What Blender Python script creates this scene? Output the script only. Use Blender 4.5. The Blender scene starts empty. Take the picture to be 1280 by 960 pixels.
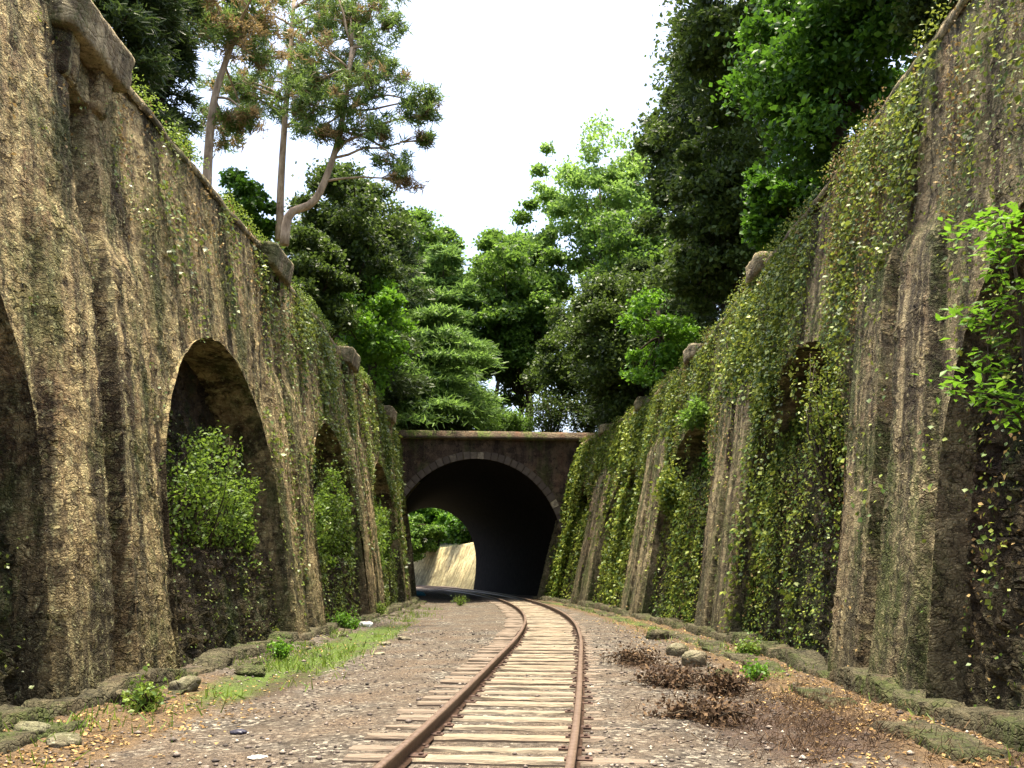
import bpy, math, random
import numpy as np
from mathutils import Vector
rng = np.random.default_rng(7)
random.seed(7)
S = bpy.context.scene
C = S.collection

# ------------------------------------------------------------ camera, sky, sun, exposure
F = 1100.0; PITCH = math.atan(234/F); EYE = 1.65
cam = bpy.data.cameras.new('camera'); co = bpy.data.objects.new('camera', cam); C.objects.link(co)
co.location = (0, 0, EYE); co.rotation_euler = (math.radians(90)+PITCH, 0, 0)
cam.sensor_width = 36; cam.lens = 36*F/1280; cam.clip_start = 0.05; cam.clip_end = 5000
S.camera = co
SUN = Vector((0.0, 0.05, 0.99)).normalized()
w = bpy.data.worlds.new('World'); S.world = w; w.use_nodes = True
nt = w.node_tree; nt.nodes.clear()
sky = nt.nodes.new('ShaderNodeTexSky'); sky.sky_type = 'NISHITA'; sky.sun_disc = False
sky.sun_elevation = math.asin(SUN.z); sky.sun_rotation = math.atan2(SUN.x, SUN.y)
sky.air_density = 1.0; sky.dust_density = 6.0; sky.ozone_density = 0.4
bg = nt.nodes.new('ShaderNodeBackground'); bg.inputs[1].default_value = 0.15
wo = nt.nodes.new('ShaderNodeOutputWorld')
nt.links.new(sky.outputs[0], bg.inputs[0]); nt.links.new(bg.outputs[0], wo.inputs[0])
sl = bpy.data.lights.new('sun', 'SUN'); sl.energy = 3.8; sl.angle = math.radians(8); sl.color = (1, .91, .69)
so = bpy.data.objects.new('sun', sl); C.objects.link(so)
so.rotation_euler = (-SUN).to_track_quat('-Z', 'Y').to_euler()
S.view_settings.view_transform = 'Standard'; S.view_settings.look = 'None'
S.view_settings.gamma = 1; S.view_settings.exposure = 1.8
S.cycles.max_bounces = 5; S.cycles.diffuse_bounces = 3; S.cycles.transmission_bounces = 3; S.cycles.glossy_bounces = 2; S.view_settings.use_curve_mapping = False

# ------------------------------------------------------------ helpers
def herm(xs, ys):
    xs = np.array(xs, float); ys = np.array(ys, float); m = np.gradient(ys, xs)
    def fn(t):
        t = np.asarray(t, float); tc = np.clip(t, xs[0], xs[-1])
        i = np.clip(np.searchsorted(xs, tc)-1, 0, len(xs)-2); h = xs[i+1]-xs[i]; s = (tc-xs[i])/h
        return ((2*s**3-3*s**2+1)*ys[i]+(s**3-2*s**2+s)*h*m[i]+(-2*s**3+3*s**2)*ys[i+1]+(s**3-s**2)*h*m[i+1])
    return fn
xL = herm([-20,9.5,14.4,22.4,31,36,44,49], [-5.3,-5.2,-5.0,-4.9,-4.78,-4.72,-4.95,-5.3])
xR = herm([-20,8,11,16,22,30,41,51], [4.8,4.8,4.8,4.95,4.95,4.45,3.3,1.2])
bL = lambda y: np.interp(y, [0,36,49], [.16,.16,.12])
bR = lambda y: np.interp(y, [0,22,49], [.16,.16,.27])
hL = lambda y: np.interp(y, [0,25,31,49], [9.75,9.75,9.6,9.0])
hR = lambda y: np.interp(y, [0,14,22,30,49], [9.6,9.45,9.3,8.8,8.7])
trk = herm([-12,0,8,15.3,21,27.5,34,40.7,49,58,66,75,90,110], [-2.9,-1.1,-.20,.42,.85,1.12,1.08,.75,0,-1.2,-2.6,-4.5,-8.6,-16])

def wallP(side, y, z, n=0):
    y = np.asarray(y, float); z = np.asarray(z, float)
    if side < 0: return np.stack([xL(y)-bL(y)*z-n, y, z+0*y], -1)
    return np.stack([xR(y)+bR(y)*z+n, y, z+0*y], -1)
def pix(px, py, Y):                      # world point on the sight line at depth Y
    u = (px-640)/F; v = (480-py)/F
    r = np.array([u, math.cos(PITCH)-v*math.sin(PITCH), math.sin(PITCH)+v*math.cos(PITCH)])
    return r*(Y/r[1]) + np.array([0,0,EYE])
def gpix(px, py, z=0.0):
    u = (px-640)/F; v = (480-py)/F
    r = np.array([u, math.cos(PITCH)-v*math.sin(PITCH), math.sin(PITCH)+v*math.cos(PITCH)])
    return r*((z-EYE)/r[2]) + np.array([0,0,EYE])

def hash2(a, b, k=0):
    n = (np.asarray(a).astype(np.int64)*374761393 + np.asarray(b).astype(np.int64)*668265263 + k*974634777) & 0xffffffff
    n = ((n ^ (n >> 13))*1274126177) & 0xffffffff
    return ((n ^ (n >> 16)) & 0xffffff)/float(0xffffff)
def vnoise(x, y, k=0):
    xi = np.floor(x); yi = np.floor(y); fx = x-xi; fy = y-yi
    fx = fx*fx*(3-2*fx); fy = fy*fy*(3-2*fy)
    a = hash2(xi,yi,k); b = hash2(xi+1,yi,k); c = hash2(xi,yi+1,k); d = hash2(xi+1,yi+1,k)
    return (a*(1-fx)+b*fx)*(1-fy)+(c*(1-fx)+d*fx)*fy
def fbm(x, y, k=0, o=4):
    s = 0; a = .5
    for i in range(o): s = s + a*vnoise(x*2**i, y*2**i, k+i); a *= .5
    return s/(1-.5**o)

def mesh_obj(name, V, Fc, mat, parent=None, smooth=False):
    me = bpy.data.meshes.new(name)
    V = np.asarray(V, np.float32)
    if isinstance(Fc, np.ndarray):
        n, k = Fc.shape
        me.vertices.add(len(V)); me.vertices.foreach_set('co', V.ravel())
        me.loops.add(n*k); me.loops.foreach_set('vertex_index', Fc.astype(np.int32).ravel())
        me.polygons.add(n)
        me.polygons.foreach_set('loop_start', np.arange(0, n*k, k, dtype=np.int32))
        me.polygons.foreach_set('loop_total', np.full(n, k, np.int32))
        me.update(calc_edges=True); me.validate()
    else:
        me.from_pydata([tuple(map(float, v)) for v in V], [], Fc); me.update()
    if smooth: me.polygons.foreach_set('use_smooth', np.ones(len(me.polygons), bool))
    mats = mat if isinstance(mat, (list, tuple)) else [mat]
    for m in mats: me.materials.append(m)
    o = bpy.data.objects.new(name, me); C.objects.link(o)
    if parent: o.parent = parent
    return o
def empty(name, label, cat, loc=(0,0,0), group=None):
    o = bpy.data.objects.new(name, None); C.objects.link(o); o.location = loc
    o['label'] = label; o['category'] = cat
    if group: o['group'] = group
    bpy.context.view_layer.update() if False else None
    return o
def tag(o, label=None, cat=None, group=None, kind=None):
    if label: o['label'] = label
    if cat: o['category'] = cat
    if group: o['group'] = group
    if kind: o['kind'] = kind
    return o
def grid_faces(nu, nv, off=0):
    i = np.arange(nu-1)[:,None]*nv + np.arange(nv-1)[None,:]
    i = i.ravel()+off
    return np.stack([i, i+nv, i+nv+1, i+1], 1)
class MB:
    def __init__(s): s.V = []; s.F = []; s.n = 0
    def add(s, V, Fc):
        V = np.asarray(V, float); s.V.append(V)
        for f in Fc: s.F.append(tuple(int(a)+s.n for a in f))
        s.n += len(V)
    def box(s, c, d, rz=0, jit=0, ax=None):
        v = np.array([[x,y,z] for x in (-.5,.5) for y in (-.5,.5) for z in (-.5,.5)])*np.array(d)
        if jit: v = v + rng.uniform(-jit, jit, v.shape)
        ca, sa = math.cos(rz), math.sin(rz)
        v = np.stack([v[:,0]*ca-v[:,1]*sa, v[:,0]*sa+v[:,1]*ca, v[:,2]], 1)+np.array(c)
        s.add(v, [(0,1,3,2),(4,6,7,5),(0,4,5,1),(2,3,7,6),(0,2,6,4),(1,5,7,3)])
    def tube(s, pts, rad, k=8):
        pts = np.array(pts, float); n = len(pts)
        rad = np.broadcast_to(rad, n) if np.ndim(rad) == 0 else np.array(rad)
        T = np.gradient(pts, axis=0); T /= np.linalg.norm(T, axis=1)[:,None]+1e-9
        V = []
        up = np.array([0.13,0.21,1.0]) if abs(T[0][2]) < .9 else np.array([1.0,.1,0])
        for i in range(n):
            a = np.cross(T[i], up); a /= np.linalg.norm(a)+1e-9; b = np.cross(T[i], a)
            for j in range(k):
                t = 2*math.pi*j/k; V.append(pts[i]+rad[i]*(math.cos(t)*a+math.sin(t)*b))
        Fc = [(i*k+j, i*k+(j+1)%k, (i+1)*k+(j+1)%k, (i+1)*k+j) for i in range(n-1) for j in range(k)]
        Fc.append(tuple(range(k))[::-1]); Fc.append(tuple((n-1)*k+j for j in range(k)))
        s.add(V, Fc)
    def build(s, name, mat, parent=None, smooth=False):
        return mesh_obj(name, np.concatenate(s.V), s.F, mat, parent, smooth)

# ------------------------------------------------------------ materials
def newmat(name):
    m = bpy.data.materials.new(name); m.use_nodes = True
    t = m.node_tree; t.nodes.clear()
    out = t.nodes.new('ShaderNodeOutputMaterial'); b = t.nodes.new('ShaderNodeBsdfPrincipled')
    t.links.new(b.outputs[0], out.inputs[0])
    return m, t, b, out
def N(t, typ, **kw):
    n = t.nodes.new(typ)
    for k, v in kw.items():
        if k in ('inp',):
            for a, b in v.items(): n.inputs[a].default_value = b
        else: setattr(n, k, v)
    return n
def ramp(t, src, stops, interp='LINEAR'):
    r = t.nodes.new('ShaderNodeValToRGB'); e = r.color_ramp.elements; r.color_ramp.interpolation = interp
    while len(e) < len(stops): e.new(.5)
    for i, (p, c) in enumerate(stops):
        e[i].position = p; e[i].color = (c if len(c) == 4 else (*c, 1)) if not np.isscalar(c) else (c, c, c, 1)
    t.links.new(src, r.inputs[0]); return r.outputs[0]
def coords(t, scale=(1,1,1), rot=(0,0,0), obj=True):
    tc = t.nodes.new('ShaderNodeNewGeometry'); mp = t.nodes.new('ShaderNodeMapping')
    mp.inputs['Scale'].default_value = scale; mp.inputs['Rotation'].default_value = rot
    t.links.new(tc.outputs['Position'], mp.inputs[0]); return mp.outputs[0]
def noise(t, vec, scale, detail=5, rough=.6, dist=0):
    n = t.nodes.new('ShaderNodeTexNoise'); n.inputs['Scale'].default_value = scale
    n.inputs['Detail'].default_value = detail; n.inputs['Roughness'].default_value = rough
    n.inputs['Distortion'].default_value = dist; t.links.new(vec, n.inputs['Vector']); return n.outputs['Fac']
def voro(t, vec, scale, feat='F1', rand=1):
    n = t.nodes.new('ShaderNodeTexVoronoi'); n.feature = feat; n.inputs['Scale'].default_value = scale
    n.inputs['Randomness'].default_value = rand; t.links.new(vec, n.inputs['Vector']); return n
def mix(t, fac, a, b, mode='MIX'):
    n = t.nodes.new('ShaderNodeMix'); n.data_type = 'RGBA'; n.blend_type = mode
    for sock, v in ((n.inputs[0], fac), (n.inputs[6], a), (n.inputs[7], b)):
        if hasattr(v, 'links'): t.links.new(v, sock)
        elif np.isscalar(v): sock.default_value = v
        else: sock.default_value = (*v, 1)
    return n.outputs[2]
def mth(t, op, a, b=None, clamp=False):
    n = t.nodes.new('ShaderNodeMath'); n.operation = op; n.use_clamp = clamp
    for sock, v in ((n.inputs[0], a), (n.inputs[1], b)):
        if v is None: continue
        if hasattr(v, 'links'): t.links.new(v, sock)
        else: sock.default_value = v
    return n.outputs[0]
def warp(t, vec, scale, amt):
    n = t.nodes.new('ShaderNodeTexNoise'); n.inputs['Scale'].default_value = scale; n.inputs['Detail'].default_value = 2
    t.links.new(vec, n.inputs['Vector'])
    s = t.nodes.new('ShaderNodeVectorMath'); s.operation = 'MULTIPLY_ADD'
    t.links.new(n.outputs['Color'], s.inputs[0]); s.inputs[1].default_value = (amt,)*3; t.links.new(vec, s.inputs[2])
    return s.outputs[0]
def bump(t, b, h, strength, dist):
    n = t.nodes.new('ShaderNodeBump'); n.inputs['Strength'].default_value = strength; n.inputs['Distance'].default_value = dist
    t.links.new(h, n.inputs['Height']); t.links.new(n.outputs[0], b.inputs['Normal']); return n

def stone_mat(name, pale, mid, dark, cell=6.2, moss=.5, streak=1.0, joint=.35, disp=.05, mosscol=(.05,.075,.012), red=.3, fleck=.3, pits=.8):
    m, t, b, out = newmat(name)
    P = coords(t)
    Pw = warp(t, warp(t, P, 1.3, .2), 7.0, .10)
    Ps = N(t, 'ShaderNodeMapping'); t.links.new(Pw, Ps.inputs[0]); Ps.inputs['Scale'].default_value = (1, .75, 1.45); Ps = Ps.outputs[0]
    ve = voro(t, Ps, cell, 'DISTANCE_TO_EDGE'); vc = voro(t, Ps, cell, 'F1')
    ve2 = voro(t, Ps, cell*2.6, 'DISTANCE_TO_EDGE')
    jw = ramp(t, noise(t, P, 1.7, 4, .6), [(.48, 1.0), (.66, .25)])
    jn = mth(t, 'MAXIMUM', ramp(t, ve.outputs['Distance'], [(0.0, 0.0), (.10, 1.0)]), mth(t, 'MULTIPLY', jw, .75))
    jn2 = ramp(t, ve2.outputs['Distance'], [(0.0, 0.0), (.12, 1.0)])
    sep = N(t, 'ShaderNodeSeparateColor'); t.links.new(vc.outputs['Color'], sep.inputs[0])
    big = noise(t, P, .55, 5, .6)
    st = noise(t, coords(t, (1, 1.6, .12)), 1.5, 6, .65, .3)          # long vertical streaks
    st2 = noise(t, coords(t, (1, 2.4, .3)), 3.2, 5, .65, .2)
    fine = noise(t, P, 16, 5, .7)
    col = ramp(t, fine, [(.3, dark), (.5, mid), (.72, pale)])
    cc = ramp(t, sep.outputs[0], [(0, dark), (.45, mid), (1, pale)])
    col = mix(t, .62, col, cc)
    # rusty / reddish patches
    rp = ramp(t, noise(t, coords(t, (1,1,.5)), 1.1, 5, .7), [(.5, 0), (.68, red)])
    col = mix(t, rp, col, (.16, .058, .03))
    # dark weathering streaks and pale washed ones
    ds = ramp(t, st, [(.46, 0), (.56, .92*streak)]); col = mix(t, ds, col, tuple(.22*c for c in dark))
    ps = ramp(t, st2, [(.52, 0), (.70, .6*streak)]); col = mix(t, ps, col, tuple(min(.75, 1.15*c) for c in pale))
    col = mix(t, mth(t, 'MULTIPLY', mth(t, 'SUBTRACT', 1.0, jn, True), joint), col, tuple(.25*c for c in dark))
    szp = N(t, 'ShaderNodeSeparateXYZ'); t.links.new(P, szp.inputs[0])
    low_tone = ramp(t, mth(t, 'ADD', mth(t, 'MULTIPLY', szp.outputs[2], .12), mth(t, 'MULTIPLY', big, .9)), [(.48, .62), (.80, 0)])  # greyer, darker tone towards the ground, broken up by noise
    col = mix(t, low_tone, col, (.065,.062,.034))
    ms = ramp(t, mth(t, 'ADD', mth(t, 'MULTIPLY', noise(t, coords(t, (1,1,.45)), .9, 7, .72), .75), mth(t, 'MULTIPLY', fine, .25)), [(.49, 0), (.58, moss)])
    col = mix(t, ms, col, mosscol)
    # pale lime and lichen flecks, dark pits
    fl = ramp(t, noise(t, P, 9, 6, .8, .5), [(.56, 0), (.66, fleck)]); col = mix(t, fl, col, tuple(min(.8, 1.5*c) for c in pale))
    pt = ramp(t, noise(t, coords(t, (1,1,.8)), 6.5, 6, .8, .3), [(.36, pits), (.46, 0)]); col = mix(t, pt, col, tuple(.12*c for c in dark))
    t.links.new(col, b.inputs['Base Color']); b.inputs['Roughness'].default_value = .9
    b.inputs['Specular IOR Level'].default_value = .25
    h = mth(t, 'ADD', mth(t, 'MULTIPLY', jn, .95), mth(t, 'MULTIPLY', sep.outputs[1], 1.0))
    h = mth(t, 'ADD', h, mth(t, 'MULTIPLY', noise(t, coords(t, (1,1,.75)), 5.5, 6, .7, .3), .8))
    hf = mth(t, 'ADD', mth(t, 'MULTIPLY', jn2, .3), mth(t, 'MULTIPLY', fine, 1.0))
    bump(t, b, hf, 1.0, .07)
    if disp:
        d = N(t, 'ShaderNodeDisplacement'); d.inputs['Scale'].default_value = disp; d.inputs['Midlevel'].default_value = 1.5
        t.links.new(h, d.inputs['Height']); t.links.new(d.outputs[0], out.inputs['Displacement'])
        m.displacement_method = 'BOTH'
    return m

M = {}
M['wall_left'] = stone_mat('weathered_rubble_ochre', (.72,.57,.28), (.38,.28,.14), (.12,.082,.042), moss=.6, streak=.95, red=.5, fleck=.5, disp=.04, joint=.55)
M['wall_right'] = stone_mat('weathered_rubble_mossy', (.56,.47,.26), (.30,.24,.14), (.10,.072,.042), moss=.75, streak=.9, red=.45, fleck=.4, disp=.03, joint=.45)
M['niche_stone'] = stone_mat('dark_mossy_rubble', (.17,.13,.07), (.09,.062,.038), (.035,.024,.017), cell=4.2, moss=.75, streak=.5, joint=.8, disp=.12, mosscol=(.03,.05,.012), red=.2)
M['plinth'] = stone_mat('mossy_footing_stone', (.22,.18,.11), (.10,.08,.048), (.04,.03,.02), cell=4, moss=.7, streak=.3, disp=.035, joint=.9)
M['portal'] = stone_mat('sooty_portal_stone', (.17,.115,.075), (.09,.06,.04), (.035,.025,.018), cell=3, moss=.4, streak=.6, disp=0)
M['sunny_wall'] = stone_mat('sun_brightened_wall_stone', (.78,.68,.38), (.62,.50,.26), (.32,.24,.12), cell=2.5, moss=.15, streak=.6, disp=0, red=.05, joint=.1, fleck=.2, pits=.3)  # sunlight on the far wall is put into this paler stone colour
M['rock'] = stone_mat('loose_rock', (.55,.50,.38), (.38,.33,.23), (.18,.14,.1), cell=2, moss=.4, streak=0, disp=0, red=.1)
M['coping'] = stone_mat('mossy_coping', (.58,.49,.29), (.36,.28,.16), (.12,.09,.05), cell=1.5, moss=.6, streak=.6, disp=.015, red=.2)
M['portal_coping'] = stone_mat('leafy_coping', (.17,.14,.08), (.10,.07,.045), (.05,.033,.022), cell=2, moss=1, streak=.1, disp=0, red=.6, mosscol=(.08,.12,.015))
def simple(name, c1, c2, scale=8, rough=.85, bmp=.4, stretch=(1,1,1), spec=.3, metal=0):
    m, t, b, out = newmat(name); P = coords(t, stretch)
    n = noise(t, P, scale, 6, .65); t.links.new(ramp(t, n, [(.35, c1), (.65, c2)]), b.inputs['Base Color'])
    b.inputs['Roughness'].default_value = rough; b.inputs['Specular IOR Level'].default_value = spec; b.inputs['Metallic'].default_value = metal
    if bmp: bump(t, b, n, bmp, .02)
    return m
M['lining'] = simple('sooty_shaded_lining', (.006,.005,.005), (.016,.013,.012), 3, .95, .5, spec=.1)  # soot, with the darkness of the tunnel put into a near-black colour
M['bark_pine'] = simple('pale_pine_bark', (.20,.14,.09), (.50,.38,.26), 6, .9, .8, (1,1,.35))
M['bark'] = simple('dark_bark', (.025,.018,.012), (.075,.055,.035), 7, .95, .8, (1,1,.3))
M['rust'] = simple('rusty_rail_steel', (.04,.023,.017), (.11,.062,.042), 20, .55, .3, metal=.3, spec=.5)
M['railtop'] = simple('worn_rail_head', (.13,.085,.062), (.25,.18,.14), 14, .42, .1, metal=.5, spec=.5)
M['litterpaper'] = simple('white_plastic', (.65,.66,.62), (.82,.82,.78), 9, .5, .3)
M['bluebag'] = simple('blue_plastic', (.02,.10,.14), (.05,.2,.26), 9, .4, .3)
M['blackbag'] = simple('dark_plastic', (.02,.02,.03), (.05,.05,.08), 9, .35, .3)
M['woodstick'] = simple('dry_twig', (.06,.035,.02), (.16,.10,.06), 12, .9, .2)

def sleeper_mat():
    m, t, b, out = newmat('weathered_sleeper_oak')
    P = coords(t, (1.0, 9, 9)); n = noise(t, P, 3.2, 7, .7, .4); n2 = noise(t, coords(t), 2.3, 4, .6)
    oi = N(t, 'ShaderNodeObjectInfo')
    c = ramp(t, n, [(.32, (.035,.028,.02)), (.52, (.19,.155,.105)), (.76, (.50,.43,.29))])
    c = mix(t, ramp(t, n2, [(.4, 0.0), (.62, .7)]), c, (.17,.135,.10))
    c = mix(t, mth(t, 'MULTIPLY', oi.outputs['Random'], .5), c, (.20,.145,.09))
    tc = N(t, 'ShaderNodeTexCoord'); sx = N(t, 'ShaderNodeSeparateXYZ'); t.links.new(tc.outputs['Object'], sx.inputs[0])
    ax = mth(t, 'ADD', mth(t, 'ABSOLUTE', sx.outputs[0]), mth(t, 'MULTIPLY', n2, .25))
    c = mix(t, ramp(t, ax, [(.70, 0), (.90, .75)]), c, (.13,.095,.07))
    t.links.new(c, b.inputs['Base Color']); b.inputs['Roughness'].default_value = .8; bump(t, b, n, .8, .02)
    return m
M['sleeper'] = sleeper_mat()

def ground_mat():
    m, t, b, out = newmat('ballast_and_dirt'); P = coords(t)
    v = voro(t, P, 20); v2 = voro(t, P, 45)
    s = N(t, 'ShaderNodeSeparateColor'); t.links.new(v.outputs['Color'], s.inputs[0])
    s2 = N(t, 'ShaderNodeSeparateColor'); t.links.new(v2.outputs['Color'], s2.inputs[0])
    c = ramp(t, s.outputs[0], [(0, (.024,.020,.017)), (.45, (.070,.060,.050)), (.8, (.13,.113,.094)), (1, (.34,.31,.25))])
    c2 = ramp(t, s2.outputs[0], [(0, (.04,.028,.02)), (.6, (.10,.074,.054)), (1, (.22,.17,.12))])
    c = mix(t, ramp(t, noise(t, P, .8, 5, .6), [(.4, 0), (.62, 1)]), c, c2)
    at = N(t, 'ShaderNodeAttribute'); at.attribute_name = 'zones'
    sz = N(t, 'ShaderNodeSeparateColor'); t.links.new(at.outputs['Color'], sz.inputs[0])
    n1 = noise(t, P, 3.5, 6, .75)
    def msk(sock, lo=.45, hi=.6):      # zone weight broken up by noise
        return ramp(t, mth(t, 'ADD', mth(t, 'MULTIPLY', sock, .62), mth(t, 'MULTIPLY', n1, .5)), [(lo, 0), (hi, 1)])
    soil = ramp(t, noise(t, P, 30, 5, .7), [(.3, (.045,.03,.018)), (.55, (.13,.085,.045)), (.75, (.30,.20,.10))])
    c = mix(t, msk(sz.outputs[0]), c, soil)                                   # R: leaf litter and soil
    moss = ramp(t, noise(t, P, 22, 5, .7), [(.3, (.03,.05,.01)), (.7, (.11,.17,.025))])
    c = mix(t, msk(sz.outputs[1]), c, moss)                                   # G: moss and grass
    c = mix(t, mth(t, 'MULTIPLY', msk(sz.outputs[2]), .75), c, (.045,.026,.02))   # B: dark dead growth / oily dirt
    c = mix(t, ramp(t, noise(t, coords(t, (1,.5,1)), 1.6, 6, .7), [(.48, 0), (.62, .6)]), c, (.06,.045,.032))
    t.links.new(c, b.inputs['Base Color']); b.inputs['Roughness'].default_value = .92; b.inputs['Specular IOR Level'].default_value = .25
    h = mth(t, 'ADD', mth(t, 'SUBTRACT', 1.0, v.outputs['Distance']), mth(t, 'MULTIPLY', mth(t, 'SUBTRACT', 1.0, v2.outputs['Distance']), .5))
    h = mth(t, 'ADD', h, n1); bump(t, b, h, 1.0, .045)
    return m
M['ground'] = ground_mat()
M['forest_floor'] = simple('forest_floor', (.03,.022,.012), (.06,.07,.02), 2, .95, .8)

def leaf_mat(name, c_dark, c_mid, c_light, trans=.35, rough=.5, spec=.35, clump=.5, gain=1.0):
    m, t, b, out = newmat(name)
    g = N(t, 'ShaderNodeNewGeometry')
    P = coords(t); cl = noise(t, P, clump, 3, .6)
    f = mth(t, 'ADD', mth(t, 'MULTIPLY', g.outputs['Random Per Island'], .55), mth(t, 'MULTIPLY', cl, .45))
    c = ramp(t, f, [(.18, c_dark), (.5, c_mid), (.82, c_light)])
    t.links.new(c, b.inputs['Base Color']); b.inputs['Roughness'].default_value = rough
    b.inputs['Specular IOR Level'].default_value = spec
    tr = N(t, 'ShaderNodeBsdfTranslucent'); mx = N(t, 'ShaderNodeMixShader'); mx.inputs[0].default_value = trans
    t.links.new(mix(t, .5, c, c_light), tr.inputs[0])
    t.links.new(b.outputs[0], mx.inputs[1]); t.links.new(tr.outputs[0], mx.inputs[2]); t.links.new(mx.outputs[0], out.inputs[0])
    return m
M['leaf_dark'] = leaf_mat('dark_leaves', (.018,.034,.007), (.045,.075,.014), (.10,.155,.026), .4)
M['leaf_mid'] = leaf_mat('mid_green_leaves', (.02,.045,.008), (.07,.145,.02), (.17,.29,.04), .48)
M['leaf_bright'] = leaf_mat('bright_green_leaves', (.035,.095,.007), (.08,.20,.012), (.17,.33,.025), .45)
M['leaf_maple'] = leaf_mat('deep_green_maple_leaves', (.014,.042,.004), (.038,.11,.009), (.11,.24,.018), .4)
M['leaf_niche'] = leaf_mat('yellow_green_leaves', (.035,.075,.010), (.09,.165,.018), (.21,.31,.04), .45)
M['leaf_pale'] = leaf_mat('pale_green_leaves', (.07,.15,.03), (.15,.27,.05), (.26,.40,.08), .5)
M['needle_pine'] = leaf_mat('pine_needles', (.03,.07,.012), (.085,.16,.03), (.20,.28,.06), .45)
M['needle_brown'] = leaf_mat('browned_pine_needles', (.09,.06,.022), (.20,.135,.055), (.34,.25,.11), .45)
M['needle_dark'] = leaf_mat('dark_conifer_needles', (.014,.028,.008), (.032,.058,.015), (.075,.115,.025), .35)
M['needle_cedar'] = leaf_mat('cedar_needles', (.03,.065,.015), (.08,.16,.035), (.22,.36,.07), .42)
M['ivy'] = leaf_mat('ivy_leaves', (.016,.040,.006), (.072,.135,.014), (.34,.38,.06), .3, .48, .3, 1.3)
M['ivy_left'] = leaf_mat('yellow_green_creeper', (.03,.055,.010), (.09,.14,.02), (.24,.28,.05), .3, .45, .4, .6)
M['ivy_dry'] = leaf_mat('dry_creeper_leaves', (.07,.045,.018), (.20,.13,.05), (.42,.30,.12), .2, .7, .2, .8)
M['grass'] = leaf_mat('grass_blades', (.04,.085,.012), (.10,.18,.02), (.25,.33,.05), .35)
M['litter'] = leaf_mat('leaf_litter', (.06,.032,.014), (.20,.12,.045), (.48,.33,.14), .1, .8, .2)
M['dead'] = leaf_mat('dead_brush', (.025,.016,.010), (.07,.042,.025), (.17,.11,.06), .1, .9, .2)

# ------------------------------------------------------------ leaves toolkit
def leaf_mesh(name, P, size, mat, parent=None, up=.35, aspect=.65, nrm=None, spread=1.0, drop=None, groups=None):
    """one small folded leaf (two quads sharing a midrib) per point"""
    P = np.asarray(P, float); n = len(P)
    size = np.broadcast_to(size, n) if np.ndim(size) == 0 else size
    size = size*rng.uniform(.6, 1.3, n)
    nn = rng.normal(size=(n,3))*spread; nn[:,2] += up*2
    if nrm is not None: nn += nrm
    nn /= np.linalg.norm(nn, axis=1)[:,None]
    a = rng.normal(size=(n,3))
    if drop is not None: a += drop
    a -= (a*nn).sum(1)[:,None]*nn; a /= np.linalg.norm(a, axis=1)[:,None]+1e-9
    b = np.cross(nn, a); s = size[:,None]; w = aspect
    V = np.empty((n,6,3))
    V[:,0] = P; V[:,1] = P+a*s*.45+b*s*w*.5+nn*s*.10; V[:,2] = P+a*s
    V[:,3] = P+a*s*.45-b*s*w*.5+nn*s*.10; V[:,4] = P+a*s*.5; V[:,5] = P+a*s*.5
    V = V[:,:5]
    i = np.arange(n)[:,None]*5
    Fc = np.concatenate([i+np.array([[0,1,2,4]]), i+np.array([[0,4,2,3]])], 0)
    return mesh_obj(name, V.reshape(-1,3), Fc, mat, parent)
def needle_mesh(name, P, D, size, mat, parent=None, width=.12):
    P = np.asarray(P, float); n = len(P); size = np.broadcast_to(size, n)*rng.uniform(.6,1.3,n)
    d = D+rng.normal(size=(n,3))*.6; d /= np.linalg.norm(d, axis=1)[:,None]
    a = np.cross(d, rng.normal(size=(n,3))); a /= np.linalg.norm(a, axis=1)[:,None]+1e-9
    s = size[:,None]
    V = np.stack([P-a*s*width*.5, P+a*s*width*.5, P+d*s+a*s*width*.2, P+d*s-a*s*width*.2], 1)
    i = np.arange(n)[:,None]*4
    return mesh_obj(name, V.reshape(-1,3), i+np.array([[0,1,2,3]]), mat, parent)

def limb_path(a, b, sag=.12, n=6):
    a = np.array(a, float); b = np.array(b, float); L = np.linalg.norm(b-a)
    t = np.linspace(0, 1, n)[:,None]; p = a+(b-a)*t
    off = rng.normal(size=3)*L*sag*.5; off[2] += L*sag*.6
    return p+np.sin(t*math.pi)*off+rng.normal(size=(n,3))*L*.012*np.sin(t*math.pi)

def clump_points(c, r, m, flat=.6, shell=.55):
    d = rng.normal(size=(m,3)); d /= np.linalg.norm(d, axis=1)[:,None]
    rr = r*(shell+(1-shell)*rng.random(m))[:,None]*rng.uniform(.55,1.15,(m,1))*np.where(rng.random((m,1)) < .12, 1.45, 1)*(.75+.5*vnoise(d[:,0]*2+c[0]*3, d[:,2]*2+d[:,1]*2+c[2]*3, 4))[:,None]
    return c+d*rr*np.array([1,1,flat])

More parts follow.
